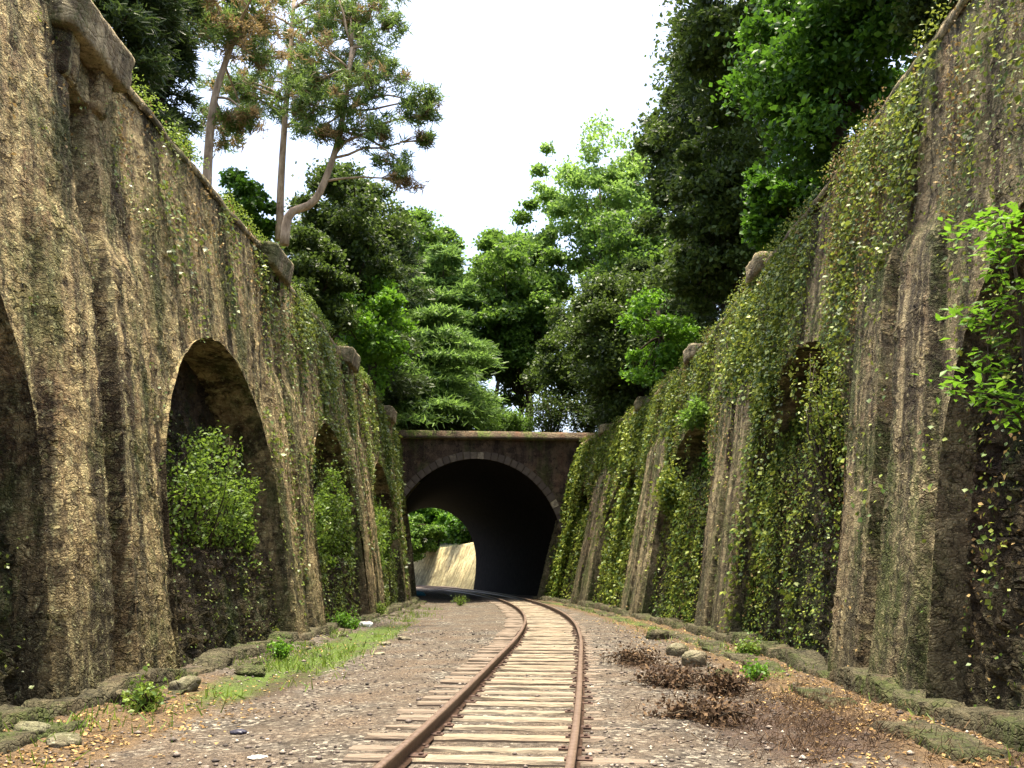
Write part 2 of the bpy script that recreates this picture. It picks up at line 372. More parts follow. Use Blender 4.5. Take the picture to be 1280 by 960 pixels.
def broadleaf(name, label, base, crown_c, crown_r, nclump, leaves, lsize, mat, cr=.2, trunk_r=.25, bark='bark', group=None,
              cat='tree', seed=1, flat=.6, low=True, lean=None, mat2=None):
    """trunk and limbs rise from base; leaf clumps fill an uneven ellipsoid"""
    global rng
    keep = rng; rng = np.random.default_rng(seed)
    base = np.array(base, float); cc = np.array(crown_c, float); R = np.array(crown_r, float)
    root = empty(name, label, cat, base, group)
    pts = []; nclump = int(nclump*1.7)
    while len(pts) < nclump:
        d = rng.normal(size=3); d /= np.linalg.norm(d); r = rng.random()**.45
        # uneven outline: radius varies with direction
        k = .80+.42*float(vnoise(np.array(d[0]*2.1+seed*3.3+9), np.array(d[2]*2.1+d[1]*1.7+20), seed))
        p = d*r*k
        if low or p[2] > -.6: pts.append(cc+p*R)
    pts = np.array(pts)
    mb = MB()
    top = cc+np.array([0,0,R[2]*.35])
    tp = limb_path(base, top, .05, 8); mb.tube(tp-base, np.linspace(trunk_r, trunk_r*.25, 8), 8)
    for p in pts[rng.permutation(len(pts))[:min(26, len(pts))]]:
        k = rng.integers(3, 7); a = tp[k]
        mb.tube(limb_path(a, p, .12, 5)-base, np.linspace(trunk_r*(.42-.03*k), .02, 5), 5)
    mb.build('trunk', M[bark], root, True)
    rad = R.mean()*cr*1.35; leaves = int(leaves*1.7); lsize *= 1.1
    P = np.concatenate([clump_points(p, rad*rng.uniform(.6,1.35), int(leaves/nclump*rng.uniform(.6,1.4)), flat) for p in pts])
    leaf_mesh('crown', P-base, lsize, M[mat], root)
    rng = keep
    return root

def conifer(name, label, base, height, width, tiers, leaves, nsize, mat, trunk_r=.25, bark='bark', group=None, seed=1,
            droop=.15, start=.12, tipw=.15, lean=(0,0), tips=None):
    """layered conifer: near-horizontal boughs with needle sprays"""
    global rng
    keep = rng; rng = np.random.default_rng(seed)
    base = np.array(base, float); root = empty(name, label, 'tree', base, group)
    mb = MB(); top = np.array([lean[0], lean[1], height])
    tp = limb_path((0,0,0), top, .015, 8); mb.tube(tp, np.linspace(trunk_r, .03, 8), 8)
    P = []; D = []
    nb = int(tiers*1.5); leaves = int(leaves*1.5); nsize *= 1.12
    for i in range(nb):
        f = start+(1-start)*(i+rng.random()*.8)/nb
        f = min(f, .99)
        p0 = top*f; L = width*((1-f)**.6*(1-tipw)+tipw)*rng.uniform(.65,1.2); a = rng.uniform(0, 2*math.pi)
        d = np.array([math.cos(a), math.sin(a), rng.uniform(-.05,.2)])
        n = 6; t = np.linspace(0,1,n)[:,None]
        path = p0+d*L*t+np.array([0,0,1])*(-droop*L*t**2)
        mb.tube(path, np.linspace(trunk_r*.25*(1-f)+.03, .012, n), 4)
        m = int(leaves/nb*(L/width+.3)); tt = rng.random(m)**.7*.95+.05
        c = p0+d*L*tt[:,None]+np.array([0,0,1])*(-droop*L*tt[:,None]**2)
        side = np.array([-d[1], d[0], 0]); sp = rng.normal(size=m)*L*.27*(1.15-tt*.7)
        c = c+side*sp[:,None]+rng.normal(size=(m,3))*np.array([.05,.05,.10])-np.array([0,0,1])*np.abs(sp)[:,None]*.22
        P.append(c); D.append(np.tile(d*.8, (m,1))+side*np.sign(sp)[:,None]*.6-np.array([0,0,.15]))
    mb.build('trunk', M[bark], root, True)
    needle_mesh('crown', np.concatenate(P), np.concatenate(D), nsize, M[mat], root, .22)
    rng = keep
    return root

# ------------------------------------------------------------ SETTING: ground and banks
def zone_attr(o, V):
    x, y = V[:,0], V[:,1]; a = np.zeros((len(V),4), np.float32); a[:,3] = 1
    dl = x-xL(np.clip(y,-20,49)); dr = xR(np.clip(y,-20,51))-x
    near = y < 52
    lit = np.clip((2.1-dl)/1.2, 0, 1)*np.clip((16-y)/5, .25, 1)
    a[:,0] = np.maximum(lit, np.clip((1.8-dr)/1.1, 0, 1))*near
    g = np.exp(-((dl-1.25)/.65)**2)*np.clip((y-10)/4, 0, 1)*np.clip((32-y)/8, .3, 1)
    g2 = .6*np.exp(-((dr-.7)/.35)**2)*np.clip((y-11)/5, 0, 1)
    a[:,1] = np.maximum(g, g2)*near
    bl = np.exp(-(((x-2.9)/1.0)**2+((y-10.2)/2.3)**2)) + .8*np.exp(-(((x-2.5)/.7)**2+((y-15.5)/1.0)**2)) + .6*np.exp(-(((x+3.4)/.5)**2+((y-14)/3.5)**2))
    a[:,2] = np.clip(bl, 0, 1)
    at = o.data.color_attributes.new('zones', 'FLOAT_COLOR', 'POINT'); at.data.foreach_set('color', a.ravel())
def floor_z(x, y):
    z = .05*(fbm(x*1.1, y*1.1, 3)-.5)+.03*(fbm(x*5, y*5, 8)-.5)
    dl = x-xL(np.clip(y,-20,49)); dr = xR(np.clip(y,-20,51))-x
    z = z+.16*np.clip((1.3-dl)/1.3, 0, 1)**1.5+.12*np.clip((1.6-dr)/1.6, 0, 1)**1.4
    dt = np.abs(x-trk(y)); z = z*np.clip((dt-.9)/.8, .25, 1)+.034*np.clip((2.3-dt)/.6, 0, 1)+.05*np.clip((x-trk(y)-.80)/.25, 0, 1)*np.clip((2.6-dt)/.8, 0, 1)*(.35+.9*fbm(x*2, y*.8, 44))
    return z
ys = np.concatenate([np.arange(-12, 22, .1), np.arange(22, 50, .25), np.arange(50, 121, 1.0)])
us = np.linspace(-1, 1, 130)
cx = trk(ys)-1.2; cx = np.where(ys < 49, (xL(np.clip(ys,-20,49))+xR(np.clip(ys,-20,51)))/2, cx)
hw = np.where(ys < 49, (xR(np.clip(ys,-20,51))-xL(np.clip(ys,-20,49)))/2+.8, 8)
X = cx[:,None]+hw[:,None]*us[None,:]; Y = np.repeat(ys[:,None], len(us), 1)
Z = floor_z(X, Y)
V = np.stack([X,Y,Z], -1).reshape(-1,3)
cut = mesh_obj('track_bed', V, grid_faces(len(ys), len(us)), M['ground'], None, True); cut['kind'] = 'structure'
zone_attr(cut, V)
g = mesh_obj('ground', [(-900,-900,-.25),(900,-900,-.25),(900,900,-.25),(-900,900,-.25)], np.array([[0,1,2,3]]), M['forest_floor']); g['kind'] = 'structure'
def bank(name, side):
    ys = np.arange(-30, 49.6, 1.0); ds = np.array([.30, .8, 1.6, 3, 6, 12, 25, 60, 140])
    if side < 0: xt = xL(ys)-bL(ys)*hL(ys); zt = hL(ys)
    else: xt = xR(ys)+bR(ys)*hR(ys); zt = hR(ys)
    X = xt[:,None]+side*ds[None,:]; Y = np.repeat(ys[:,None], len(ds), 1)
    Z = zt[:,None]-.12+np.minimum(ds, 12)[None,:]*.10+.5*(fbm(X*.3+50, Y*.3+50, 5)-.5)*np.clip(ds/3,0,1)[None,:]
    o = mesh_obj(name, np.stack([X,Y,Z],-1).reshape(-1,3), grid_faces(len(ys), len(ds)), M['forest_floor'], None, True); o['kind'] = 'structure'
bank('bank_left', -1); bank('bank_right', 1)
xs = np.arange(-150, 151, 3.0); yy = np.array([49.7, 52, 56, 62, 70, 76.5])
X, Yg = np.meshgrid(xs, yy, indexing='ij'); Z = 8.95+.6*(fbm(X*.2+90, Yg*.2+9, 6)-.5)*(Yg > 50)
o = mesh_obj('hill_ground', np.stack([X,Yg,Z],-1).reshape(-1,3), grid_faces(len(xs), len(yy)), M['forest_floor'], None, True); o['kind'] = 'structure'
# ------------------------------------------------------------ retaining walls
PER = 10.0
def arch_in(y, z, c, hw=3.3, zs=2.6, top=6.15):
    e = top-zs
    return (np.abs(y-c) < hw) & (z < zs+e*np.sqrt(np.clip(1-((y-c)/hw)**2, 0, 1))**1.05) & (z > -1)
def arch_snap(y, z, c, hw=3.3, zs=2.6, top=6.15):
    e = top-zs; y = y.copy(); z = z.copy()
    low = z <= zs
    y[low] = c+np.sign(y[low]-c)*hw
    hi = ~low
    a = (y[hi]-c)/hw; b = (z[hi]-zs)/e; r = np.sqrt(a*a+b*b)+1e-9
    y[hi] = c+a/r*hw; z[hi] = zs+b/r*e
    return y, z
def retaining_wall(side, root, grooves, niches, mat, hfun, y0, y1, ivy_hint=None):
    st = .065
    ys = np.arange(y0, y1+st, st); nz = 150; zz = np.linspace(-.15, 1, nz)
    Yg = np.repeat(ys[:,None], nz, 1); H = hfun(ys)
    top = H+.18*(fbm(ys*.9+40, ys*0+3.3, 21+side)-.5)*2
    Zg = zz[None,:]*top[:,None]
    n = .14*(fbm(Yg*.35, Zg*.35, 11+side)-.5)+.05*(fbm(Yg*1.3, Zg*.7, 15+side)-.5)
    for gy in grooves:
        d = np.abs(Yg-gy-.02*np.sin(Zg*1.3)); wv = .19+.10*np.clip((Zg-6.3)/.8, 0, 1)
        n = n+1.2*np.clip((wv+.05-d)/.05, 0, 1)*(Zg < H[:,None]-1.2)
        # the paired piers stand a little proud of the wall between them
        n = n-.14*np.clip((1.55-np.abs(Yg-gy))/.10, 0, 1)*np.clip((6.6-Zg)/.5, 0, 1)
    n = n-.10*np.clip((Zg-H[:,None]+.9)/.15, 0, 1)*0
    keepq = np.ones((len(ys)-1, nz-1), bool)
    yc = (Yg[:-1,:-1]+Yg[1:,1:])/2; zc = (Zg[:-1,:-1]+Zg[1:,1:])/2
    Yn, Zn = Yg.copy(), Zg.copy(); bnd = np.zeros_like(Yg, int)
    for k, c in enumerate(niches):
        ins = arch_in(yc, zc, c); keepq &= ~ins
        vi = np.zeros(Yg.shape, bool); vo = np.zeros(Yg.shape, bool)
        for a in (0,1):
            for b in (0,1):
                vi[a:a+ins.shape[0], b:b+ins.shape[1]] |= ins
                vo[a:a+ins.shape[0], b:b+ins.shape[1]] |= ~ins
        e = vi & vo & (Zg > .0); Yn[e], Zn[e] = arch_snap(Yg[e], Zg[e], c); bnd[e] = k+1
    V = wallP(side, Yn.ravel(), Zn.ravel(), n.ravel())
    Fc = grid_faces(len(ys), nz)[keepq.ravel()]
    if side < 0: Fc = Fc[:, ::-1]
    # reveals: soffit and jambs of each arch, swept into the wall
    nV = len(V); extraV = [V]; extraF = [Fc]; off = nV
    q = keepq
    for k, c in enumerate(niches):
        if True:
            zs, tp, hw_ = 2.6, 6.15, 3.3
            zl = np.arange(-.15, zs, .12); th = np.linspace(0, math.pi, 70)
            py = np.concatenate([np.full(len(zl), c-hw_), c-hw_*np.cos(th), np.full(len(zl), c+hw_)])
            pz = np.concatenate([zl, zs+(tp-zs)*np.sin(th), zl[::-1]])
            ds = np.linspace(-.06, 1.25, 14)
            A = np.concatenate([wallP(side, py, pz, d) for d in ds])
            f = grid_faces(len(ds), len(py), off)
            extraV.append(A); extraF.append(f if side < 0 else f[:, ::-1]); off += len(A)
    # top thickness going back into the bank
    A = []; tz = Zn[:,-1]
    for d in np.linspace(0, .7, 8): A.append(wallP(side, ys, tz+.0*d, n[:,-1]+d))
    f = grid_faces(8, len(ys), off); extraV.append(np.concatenate(A)); extraF.append(f if side > 0 else f[:, ::-1])
    o = mesh_obj('wall_face', np.concatenate(extraV), np.concatenate(extraF), mat, root, True)
    for k, c in enumerate(niches):       # infill of each niche
        yv = np.arange(c-3.6, c+3.61, .075); zv = np.arange(1.7, 6.6, .075)
        Yk, Zk = np.meshgrid(yv, zv, indexing='ij')
        nn = (.98-.25*np.clip((4.2-Zk)/2.5, 0, 1)) if side < 0 else (.85-.5*np.clip((4.9-Zk)/1.3, 0, 1))+.25*(fbm(Yk*1.1, Zk*1.1, 31+k)-.5)
        f = grid_faces(len(yv), len(zv)); f = f if side > 0 else f[:, ::-1]
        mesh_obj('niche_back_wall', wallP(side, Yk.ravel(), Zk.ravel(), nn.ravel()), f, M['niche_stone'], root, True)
        prof = [(-.1,.30),(.45,.30),(.9,.31),(1.4,.32),(1.9,.34),(2.05,.38),(2.08,.5),(2.1,.7),(2.1,1.1)]
        pz = np.interp(np.linspace(0,8,60), range(9), [p[0] for p in prof]); pn = np.interp(np.linspace(0,8,60), range(9), [p[1] for p in prof])
        Yk = np.repeat(yv[:,None], 60, 1); Zk = np.repeat(pz[None,:], len(yv), 0)+.12*(fbm(Yk*.8, Yk*0+k, 41)-.5); nn = pn[None,:]+.16*(fbm(Yk*1.5, Zk*1.5, 35+k)-.5)
        f = grid_faces(len(yv), 60); f = f if side > 0 else f[:, ::-1]
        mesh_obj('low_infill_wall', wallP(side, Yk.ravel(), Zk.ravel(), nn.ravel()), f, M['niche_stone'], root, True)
    # footing: a low stepped stone course along the whole wall
    for (z0, z1, pr, nm) in ((-.1, .30, .30, 'footing_course'), (-.1, .12, .66 if side < 0 else .95, 'kerb_course')):
        yv = np.arange(y0, y1, .08)
        hz = z1+.05*(fbm(yv*1.2, yv*0, 51)-.5)*2-.12*np.clip((fbm(yv*.5+9, yv*0+2, 57)-.6)*8, 0, 1)
        sid = np.floor(yv/.95+.8*fbm(yv*.3, yv*0+z1*50, 58)); jt = np.abs(np.gradient(sid)) > 0
        hz = hz+.10*(hash2(sid, sid*0, int(z1*100))-.5); hz = np.where(jt, hz*.6, hz); hz = np.where(hash2(sid, sid*0+5, 9) < .12, .02, hz)
        A = []; prof = [(-1,0),(0,0),(.5,0),(.96,0),(1,.015),(1,.2),(1.02,.45)]
        pr_y = pr+.10*(fbm(yv*1.1+3, yv*0+5, 53)-.5)+.13*(hash2(sid, sid*0+3, 7)-.5)-.06*jt
        for a, b in prof:
            z = np.where(a < 0, -.25, hz*max(a, 0)); A.append(wallP(side, yv, z, -(pr_y-b)+.05*(fbm(yv*3, yv*0+a*3, 55)-.5)))
        f = grid_faces(len(prof), len(yv)); f = f if side < 0 else f[:, ::-1]
        mesh_obj(nm, np.concatenate(A), f, M['plinth'], root, True)
    return o

lw = empty('retaining_wall', 'tall ochre rubble retaining wall on the left with arched niches and leaning face', 'wall', (0,0,0))
rw = empty('retaining_wall', 'tall ivy covered retaining wall on the right with arched niches and leaning face', 'wall', (0,0,0))
retaining_wall(-1, lw, [2,12,22,32,42], [-2.9,7.1,17.15,27.2,37.2,46.9], M['wall_left'], hL, -12, 49)
retaining_wall(1, rw, [2.4,12.5,22.5,32.5,42.3], [-2.6,7.4,17.4,27.4,37.4,46.8], M['wall_right'], hR, -12, 50.5)

def rough_block(name, c, d, mat, parent, jit=.03, seg=5, rot=(0,0,0), power=6):
    """rounded, chipped block"""
    n = seg*2; V = []; 
    u = np.linspace(-1, 1, n)
    pts = {}; Fc = []
    def vid(p):
        key = tuple(np.round(p, 4))
        if key not in pts: pts[key] = len(V); V.append(p)
        return pts[key]
    for ax in range(3):
        for s in (-1, 1):
            for i in range(n-1):
                for j in range(n-1):
                    q = []
                    for (a, b) in ((i,j),(i+1,j),(i+1,j+1),(i,j+1)):
                        p = np.zeros(3); p[ax] = s; p[(ax+1)%3] = u[a]; p[(ax+2)%3] = u[b]; q.append(vid(p))
                    Fc.append(tuple(q) if s > 0 else tuple(q[::-1]))
    V = np.array(V); r = (np.abs(V)**power).sum(1)**(1/power); V = V/r[:,None]
    sd = random.random()*50
    k = 1+jit*6*(fbm(V[:,0]*1.6+V[:,2]*1.1+sd, V[:,1]*1.6+sd, 5)-.5)
    V = V*k[:,None]*np.array(d)/2
    from mathutils import Euler
    R = np.array(Euler(rot).to_matrix()); V = V@R.T+np.array(c)
    return mesh_obj(name, V, Fc, mat, parent, True)
# spout boxes above the drainage grooves of the left wall
for gy in (12.0, 22.0, 32.0, 42.0):
    z = float(hL(gy)); p = wallP(-1, gy, z, 0)
    rough_block('corbel_block', (p[0]-.05, gy+.15, z-.12), (1.0, 1.9, .62), M['coping'], lw, .012, 6, (0,.1,0), 16)
    rough_block('corbel_bracket', (p[0]-.12, gy-.45, z-.75), (.8, .42, .8), M['wall_left'], lw, .03, 5, (0,0,0), 9)
    rough_block('corbel_bracket', (p[0]-.12, gy+.55, z-.75), (.8, .42, .8), M['wall_left'], lw, .03, 5, (0,0,0), 9)
for px, py, Y in ((948,340,21.8), (857,458,29.2), (797,519,38.0), (757,556,45)):
    z = float(hR(Y)); p = wallP(1, Y, z, 0)
    rough_block('corbel_block', (p[0]+.15, Y, z+.05), (.8, 1.3, .55), M['coping'], rw, .04)
# weathered capping courses
def capping(side, root, hf, y0, y1):
    yv = np.arange(y0, y1, .1); A = []
    prof = [(-.00,-.16),(-.05,-.13),(-.06,-.03),(-.03,.03),(.06,.06),(.2,.07),(.5,.05),(.7,-.2)]
    wob = .12*(fbm(yv*1.2, yv*0+4, 61+side)-.5); wz = .22*(fbm(yv*.9, yv*0+9, 63+side)-.5)
    for a, b in prof: A.append(wallP(side, yv, hf(yv)+b+wz+.04*(fbm(yv*4, yv*0+b*9, 66)-.5), a+wob+.05*(fbm(yv*4, yv*0+a*9, 67)-.5)))
    f = grid_faces(len(prof), len(yv)); f = f if side < 0 else f[:, ::-1]
    mesh_obj('capping_course', np.concatenate(A), f, M['coping'], root, True)
capping(-1, lw, hL, -12, 49); capping(1, rw, hR, -12, 50.4)
# drain pipe running in the near groove of the right wall
mb = MB(); zz = np.linspace(.3, 6.2, 14); mb.tube([wallP(1, 12.5, z, .12) for z in zz], .07, 8)
mb.build('drain_pipe', M['rust'], rw, True)

# ------------------------------------------------------------ tunnel
tn = empty('railway_tunnel', 'dark stone arched tunnel mouth carrying a mossy parapet at the end of the cutting', 'tunnel', (0,0,0))
O0 = np.array([-1.95, 49.0, 0]); TH0 = .10
def sec(hwid, crown, n=48, r=0.0):
    """horseshoe profile, from right foot over the crown to left foot"""
    th = np.linspace(0, math.pi, n); zs = 2.4
    x = (hwid*1.06+r)*np.cos(th); z = zs+(crown-zs+r)*np.sin(th)**.94
    zl = np.linspace(-.1, zs, 8)[:-1]
    bx = (hwid+.06*hwid*np.sin(zl/zs*math.pi/2))+r
    return np.concatenate([np.stack([bx, zl], 1), np.stack([x, z], 1), np.stack([-bx[::-1], zl[::-1]], 1)])
def portal_pt(O, th, x, z, d=0):
    return np.stack([O[0]+x*math.cos(th)-d*math.sin(th)*1, O[1]+x*math.sin(th)+d*math.cos(th), z+0*x], -1)
s0 = sec(4.55, 7.8)
# lining swept along the curve
fr = []
for t in np.linspace(0, 1, 24):
    Yc = 49+26*t; 
    Xc = -1.8-.115*(Yc-49)-((Yc-49)**2)/330.
    th = .10+.22*t; s = sec(4.55*(1-t)+3.75*t, 7.8*(1-t)+6.9*t)
    fr.append(portal_pt((Xc, Yc), th, s[:,0], s[:,1]))
EXc, EYc, ETh = Xc, Yc, th
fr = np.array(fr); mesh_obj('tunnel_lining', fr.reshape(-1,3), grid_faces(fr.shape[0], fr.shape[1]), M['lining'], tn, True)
def portal_face(name, O, th, prof, x0, x1, ztop, mat, parent, d=0, slope=0):
    n = len(prof); outer = []
    for x, z in prof:                       # matching outer loop points on the rectangle
        cxy = np.array([0, 2.4]); v = np.array([x, z])-cxy
        k = 1e9
        if v[0] > 1e-6: k = min(k, (x1-0)/v[0])
        if v[0] < -1e-6: k = min(k, (x0-0)/v[0])
        if v[1] > 1e-6: k = min(k, (ztop-2.4)/v[1])
        if v[1] < -1e-6: k = min(k, (-.3-2.4)/v[1])
        outer.append(cxy+v*k)
    outer = np.array(outer); rows = []
    for t in np.linspace(0, 1, 6): q = prof*(1-t)+outer*t; rows.append(portal_pt(O, th, q[:,0], q[:,1], d))
    rows = np.array(rows)
    return mesh_obj(name, rows.reshape(-1,3), grid_faces(6, n), mat, parent)
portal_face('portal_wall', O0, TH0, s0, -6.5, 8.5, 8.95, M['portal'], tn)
portal_face('exit_wall', (EXc, EYc), ETh, sec(3.75, 6.9), -30, 30, 9.0, M['sunny_wall'], tn)
# ring of voussoirs standing proud of the face
mv = MB(); nv = 40
ths = np.linspace(.02, math.pi-.02, nv+1)
def ringp(th_, r): 
    return (4.55*1.06+r)*math.cos(th_), 2.4+(7.8-2.4+r)*math.sin(th_)**.94
for i in range(nv):
    a, b = ths[i]+.004, ths[i+1]-.004; ro = .40+random.uniform(-.03,.03); V = []
    pr = .07+random.uniform(0, .03)
    for d in (-pr, .12):
        for (tt, r) in ((a,.002),(b,.002),(b,ro),(a,ro)):
            x, z = ringp(tt, r); V.append(portal_pt(O0, TH0, np.array(x), np.array(z), d))
    mv.add(V, [(0,1,2,3),(7,6,5,4),(0,4,5,1),(1,5,6,2),(2,6,7,3),(3,7,4,0)])
def vous_mat():
    m, t, b, out = newmat('arch_ring_stone'); g_ = N(t, 'ShaderNodeNewGeometry'); n = noise(t, coords(t), 5, 5, .7)
    c = ramp(t, g_.outputs['Random Per Island'], [(0, (.06,.045,.03)), (.75, (.10,.078,.052)), (.92, (.15,.12,.08)), (1, (.5,.43,.28))])
    c = mix(t, ramp(t, n, [(.35, .0), (.6, .8)]), c, (.06,.045,.035)); t.links.new(c, b.inputs['Base Color']); b.inputs['Roughness'].default_value = .9
    bump(t, b, n, .6, .03); return m
mv.build('arch_ring', vous_mat(), tn)
# parapet ledge with a sloping mossy top
xs = np.linspace(-6.4, 8.4, 90); A = []
for dd, zz_ in ((.05,8.86),(-.34,8.88),(-.38,8.97),(-.34,9.05),(-.25,9.22),(-.05,9.36),(.7,9.3),(.7,8.8)):
    A.append(portal_pt(O0, TH0, xs, zz_+.05*(fbm(xs*1.2, xs*0+zz_*4, 71)-.5)-.0*xs, dd+.04*(fbm(xs*2, xs*0+dd*9, 72)-.5)))
mesh_obj('parapet', np.concatenate(A), grid_faces(8, len(xs)), M['portal_coping'], tn, True)

# sunlit cutting wall beyond the tunnel, its face leaned back to catch sun
fw = herm([74,78,84,92,100,112,126], [-2.9,-3.4,-4.9,-7.9,-12,-19.5,-30])
ys = np.arange(75.2, 126, .3); zz = np.linspace(-.2, 1, 26); hh = np.interp(ys, [75,80,100,126], [4.75,4.6,3.9,4.2])
Yg = np.repeat(ys[:,None], 26, 1); Zg = zz[None,:]*hh[:,None]
n = .25*(fbm(Yg*.4, Zg*.8, 81)-.5)
dY = np.gradient(fw(ys), ys); Xg = fw(ys)[:,None]+.42*Zg+n
A = np.stack([Xg,Yg,Zg],-1); top = np.stack([Xg[:,-1]+1.0, ys, hh], -1)
A = np.concatenate([A, top[:,None,:]], 1)
tw = mesh_obj('retaining_wall', A.reshape(-1,3), grid_faces(len(ys), 27)[:, ::-1], M['sunny_wall'], None, True)
tag(tw, 'low pale sunlit wall seen through the tunnel, beyond its far mouth', 'wall')
ds = np.array([.6, 3, 8, 20, 60]); X = Xg[:,-1][:,None]+ds[None,:]; Y_ = np.repeat(ys[:,None], 5, 1); Z_ = hh[:,None]-.1+ds[None,:]*.12
o = mesh_obj('bank_beyond_tunnel', np.stack([X,Y_,Z_],-1).reshape(-1,3), grid_faces(len(ys), 5), M['forest_floor'], None, True); o['kind'] = 'structure'

# ------------------------------------------------------------ track
track = empty('railway_track', 'single rusty railway track on pale worn sleepers curving left into the tunnel', 'railway track', (0,0,0))
ty = np.arange(-9, 112, .35); tx = trk(ty); hd = np.arctan2(np.gradient(tx, ty), 1.0)
arc = np.concatenate([[0], np.cumsum(np.hypot(np.diff(tx), np.diff(ty)))])
GZ = .06
def rail(off):
    prof = np.array([(-.062,0),(-.062,.012),(-.016,.028),(-.010,.10),(-.034,.112),(-.036,.140),(-.028,.150),(.028,.150),(.036,.140),(.034,.112),(.010,.10),(.016,.028),(.062,.012),(.062,0)])
    V = []
    for (dx, dz) in prof:
        V.append(np.stack([tx+np.cos(hd)*(off+dx), ty-np.sin(hd)*(off+dx), np.full_like(tx, GZ+.0+dz)], 1))
    V = np.concatenate(V); f = grid_faces(len(prof), len(tx))[:, ::-1]
    o = mesh_obj('rail', V, f, [M['rust'], M['railtop']], track)
    mi = np.zeros(len(f), np.int32); c = V[f].mean(1)[:,2]; mi[c > GZ+.1435] = 1
    o.data.polygons.foreach_set('material_index', mi)
rail(-.72); rail(.72)
def beam(L, W, Hh, seedv):
    r = np.random.default_rng(seedv); nx = 15; q = []
    ring = np.array([(-1,-1),(-1,.7),(-.8,1),(-.3,1),(.1,1),(.5,1),(.82,1),(1,.72),(1,-1)])
    V = []
    for i in range(nx):
        x = -L/2+L*i/(nx-1); s = 1-.05*(i in (0, nx-1)); e = r.normal()*.004
        for (a, b) in ring: V.append((x+r.normal()*.008*(i in (0,nx-1)), a*W/2*s+e+r.normal()*.003, b*Hh/2*s-.0+r.normal()*.004*(b > 0)))
    k = len(ring); Fc = [(i*k+j, i*k+j+1, (i+1)*k+j+1, (i+1)*k+j) for i in range(nx-1) for j in range(k-1)]
    Fc += [tuple(range(k))[::-1], tuple((nx-1)*k+j for j in range(k))]
    return V, Fc
smesh = []
for i in range(6):
    V, Fc = beam(2.62+.05*(i%3), (.20,.17,.22,.15,.21,.18)[i], .16, 100+i)
    me = bpy.data.meshes.new('sleeper'); me.from_pydata(V, [], [f[::-1] for f in Fc]); me.update(); me.materials.append(M['sleeper']); smesh.append(me)
mbc = MB(); mbc.box((0,0,.006), (.24,.13,.014)); mbc.box((-.075,.0,.018), (.035,.06,.02)); mbc.box((.075,.0,.018), (.035,.06,.02))
chair = mbc.build('rail_chair', M['rust']); chm = chair.data; bpy.data.objects.remove(chair)
s = 1.0; k = 0
while k < 100:
    s += .545+random.uniform(-.05,.05)
    if s > arc[-1]: break
    y = float(np.interp(s, arc, ty))
    if y < 1.5: continue
    x = float(trk(y)); h = float(np.interp(y, ty, hd))
    o = bpy.data.objects.new('sleeper', smesh[k % 6]); C.objects.link(o); o.parent = track
    o.location = (x+random.uniform(-.05,.05), y, GZ-.070+random.uniform(-.016,.008)); o.rotation_euler = (random.uniform(-.02,.02), random.uniform(-.004,.004), -h+random.uniform(-.02,.02)+(math.pi if k % 2 else 0))
    if y < 26:
        for sx in (-1, 1):
            c = bpy.data.objects.new('rail_chair', chm); C.objects.link(c); c.parent = o
            lx = sx*.72; c.location = (lx, 0, .082)
    k += 1

# ------------------------------------------------------------ ivy and growth on the walls
def wall_scatter(side, n, dens, hf, y0, y1, lift=.05, nz0=0.0):
    y = y0+(y1-y0)*rng.random(n)**1.15; z = hf(y)*(nz0+(1.02-nz0)*rng.random(n))
    k = rng.random(n) < dens(y, z); y, z = y[k], z[k]
    return y, z
NL = [7.1,17.15,27.2,37.2,46.9]; NR = [7.4,17.4,27.4,37.4,46.8]
def depth_at(y, z, niches):
    d = np.zeros_like(y); right = niches is NR
    for c in niches:
        ins = arch_in(y, z, c, 3.25, 2.6, 6.1); d = np.where(ins, np.where(z < 2.1, .26, .72-.45*np.clip((4.9-z)/1.3, 0, 1)*right), d)
    return d
def dens_right(y, z):
    f = fbm(y*1.3+z*.1, z*.13, 91)*.6+fbm(y*3.2, z*1.1, 92)*.4
    hgt = np.clip((z-1)/6, 0, 1)
    d = .04+np.clip((f-.565+.12*hgt+.13*np.clip((y-13)/8, 0, 1))*6.5, 0, 1)
    # bare streaks by the near groove and piers
    for c, w_ in ((10.35,.85),(12.7,.35),(13.9,.5)): d = d*(1-.85*np.exp(-((y-c)/w_)**2))
    for gy in (12.5, 22.5, 32.5, 42.3):      # the paired piers stay barer low down, in uneven stripes
        a = np.clip((1.7-np.abs(y-gy))/.15, 0, 1)*np.clip((5.2+2*fbm(y*2, y*0, 98)-z)/1.2, 0, 1)
        d = d*(1-.93*a)
    strp = fbm(y*2.6+z*.12, z*.10+5, 99); d = d*(.12+.88*np.clip((strp-.40)*7, 0, 1))
    inn = depth_at(y, z, NR) > 0
    d = np.where(inn & (z < 5.2), np.clip(d*1.3+.1, 0, 1)*(.35+.65*np.clip((y-9)/6,0,1)), np.where(inn, 0, d))
    return d
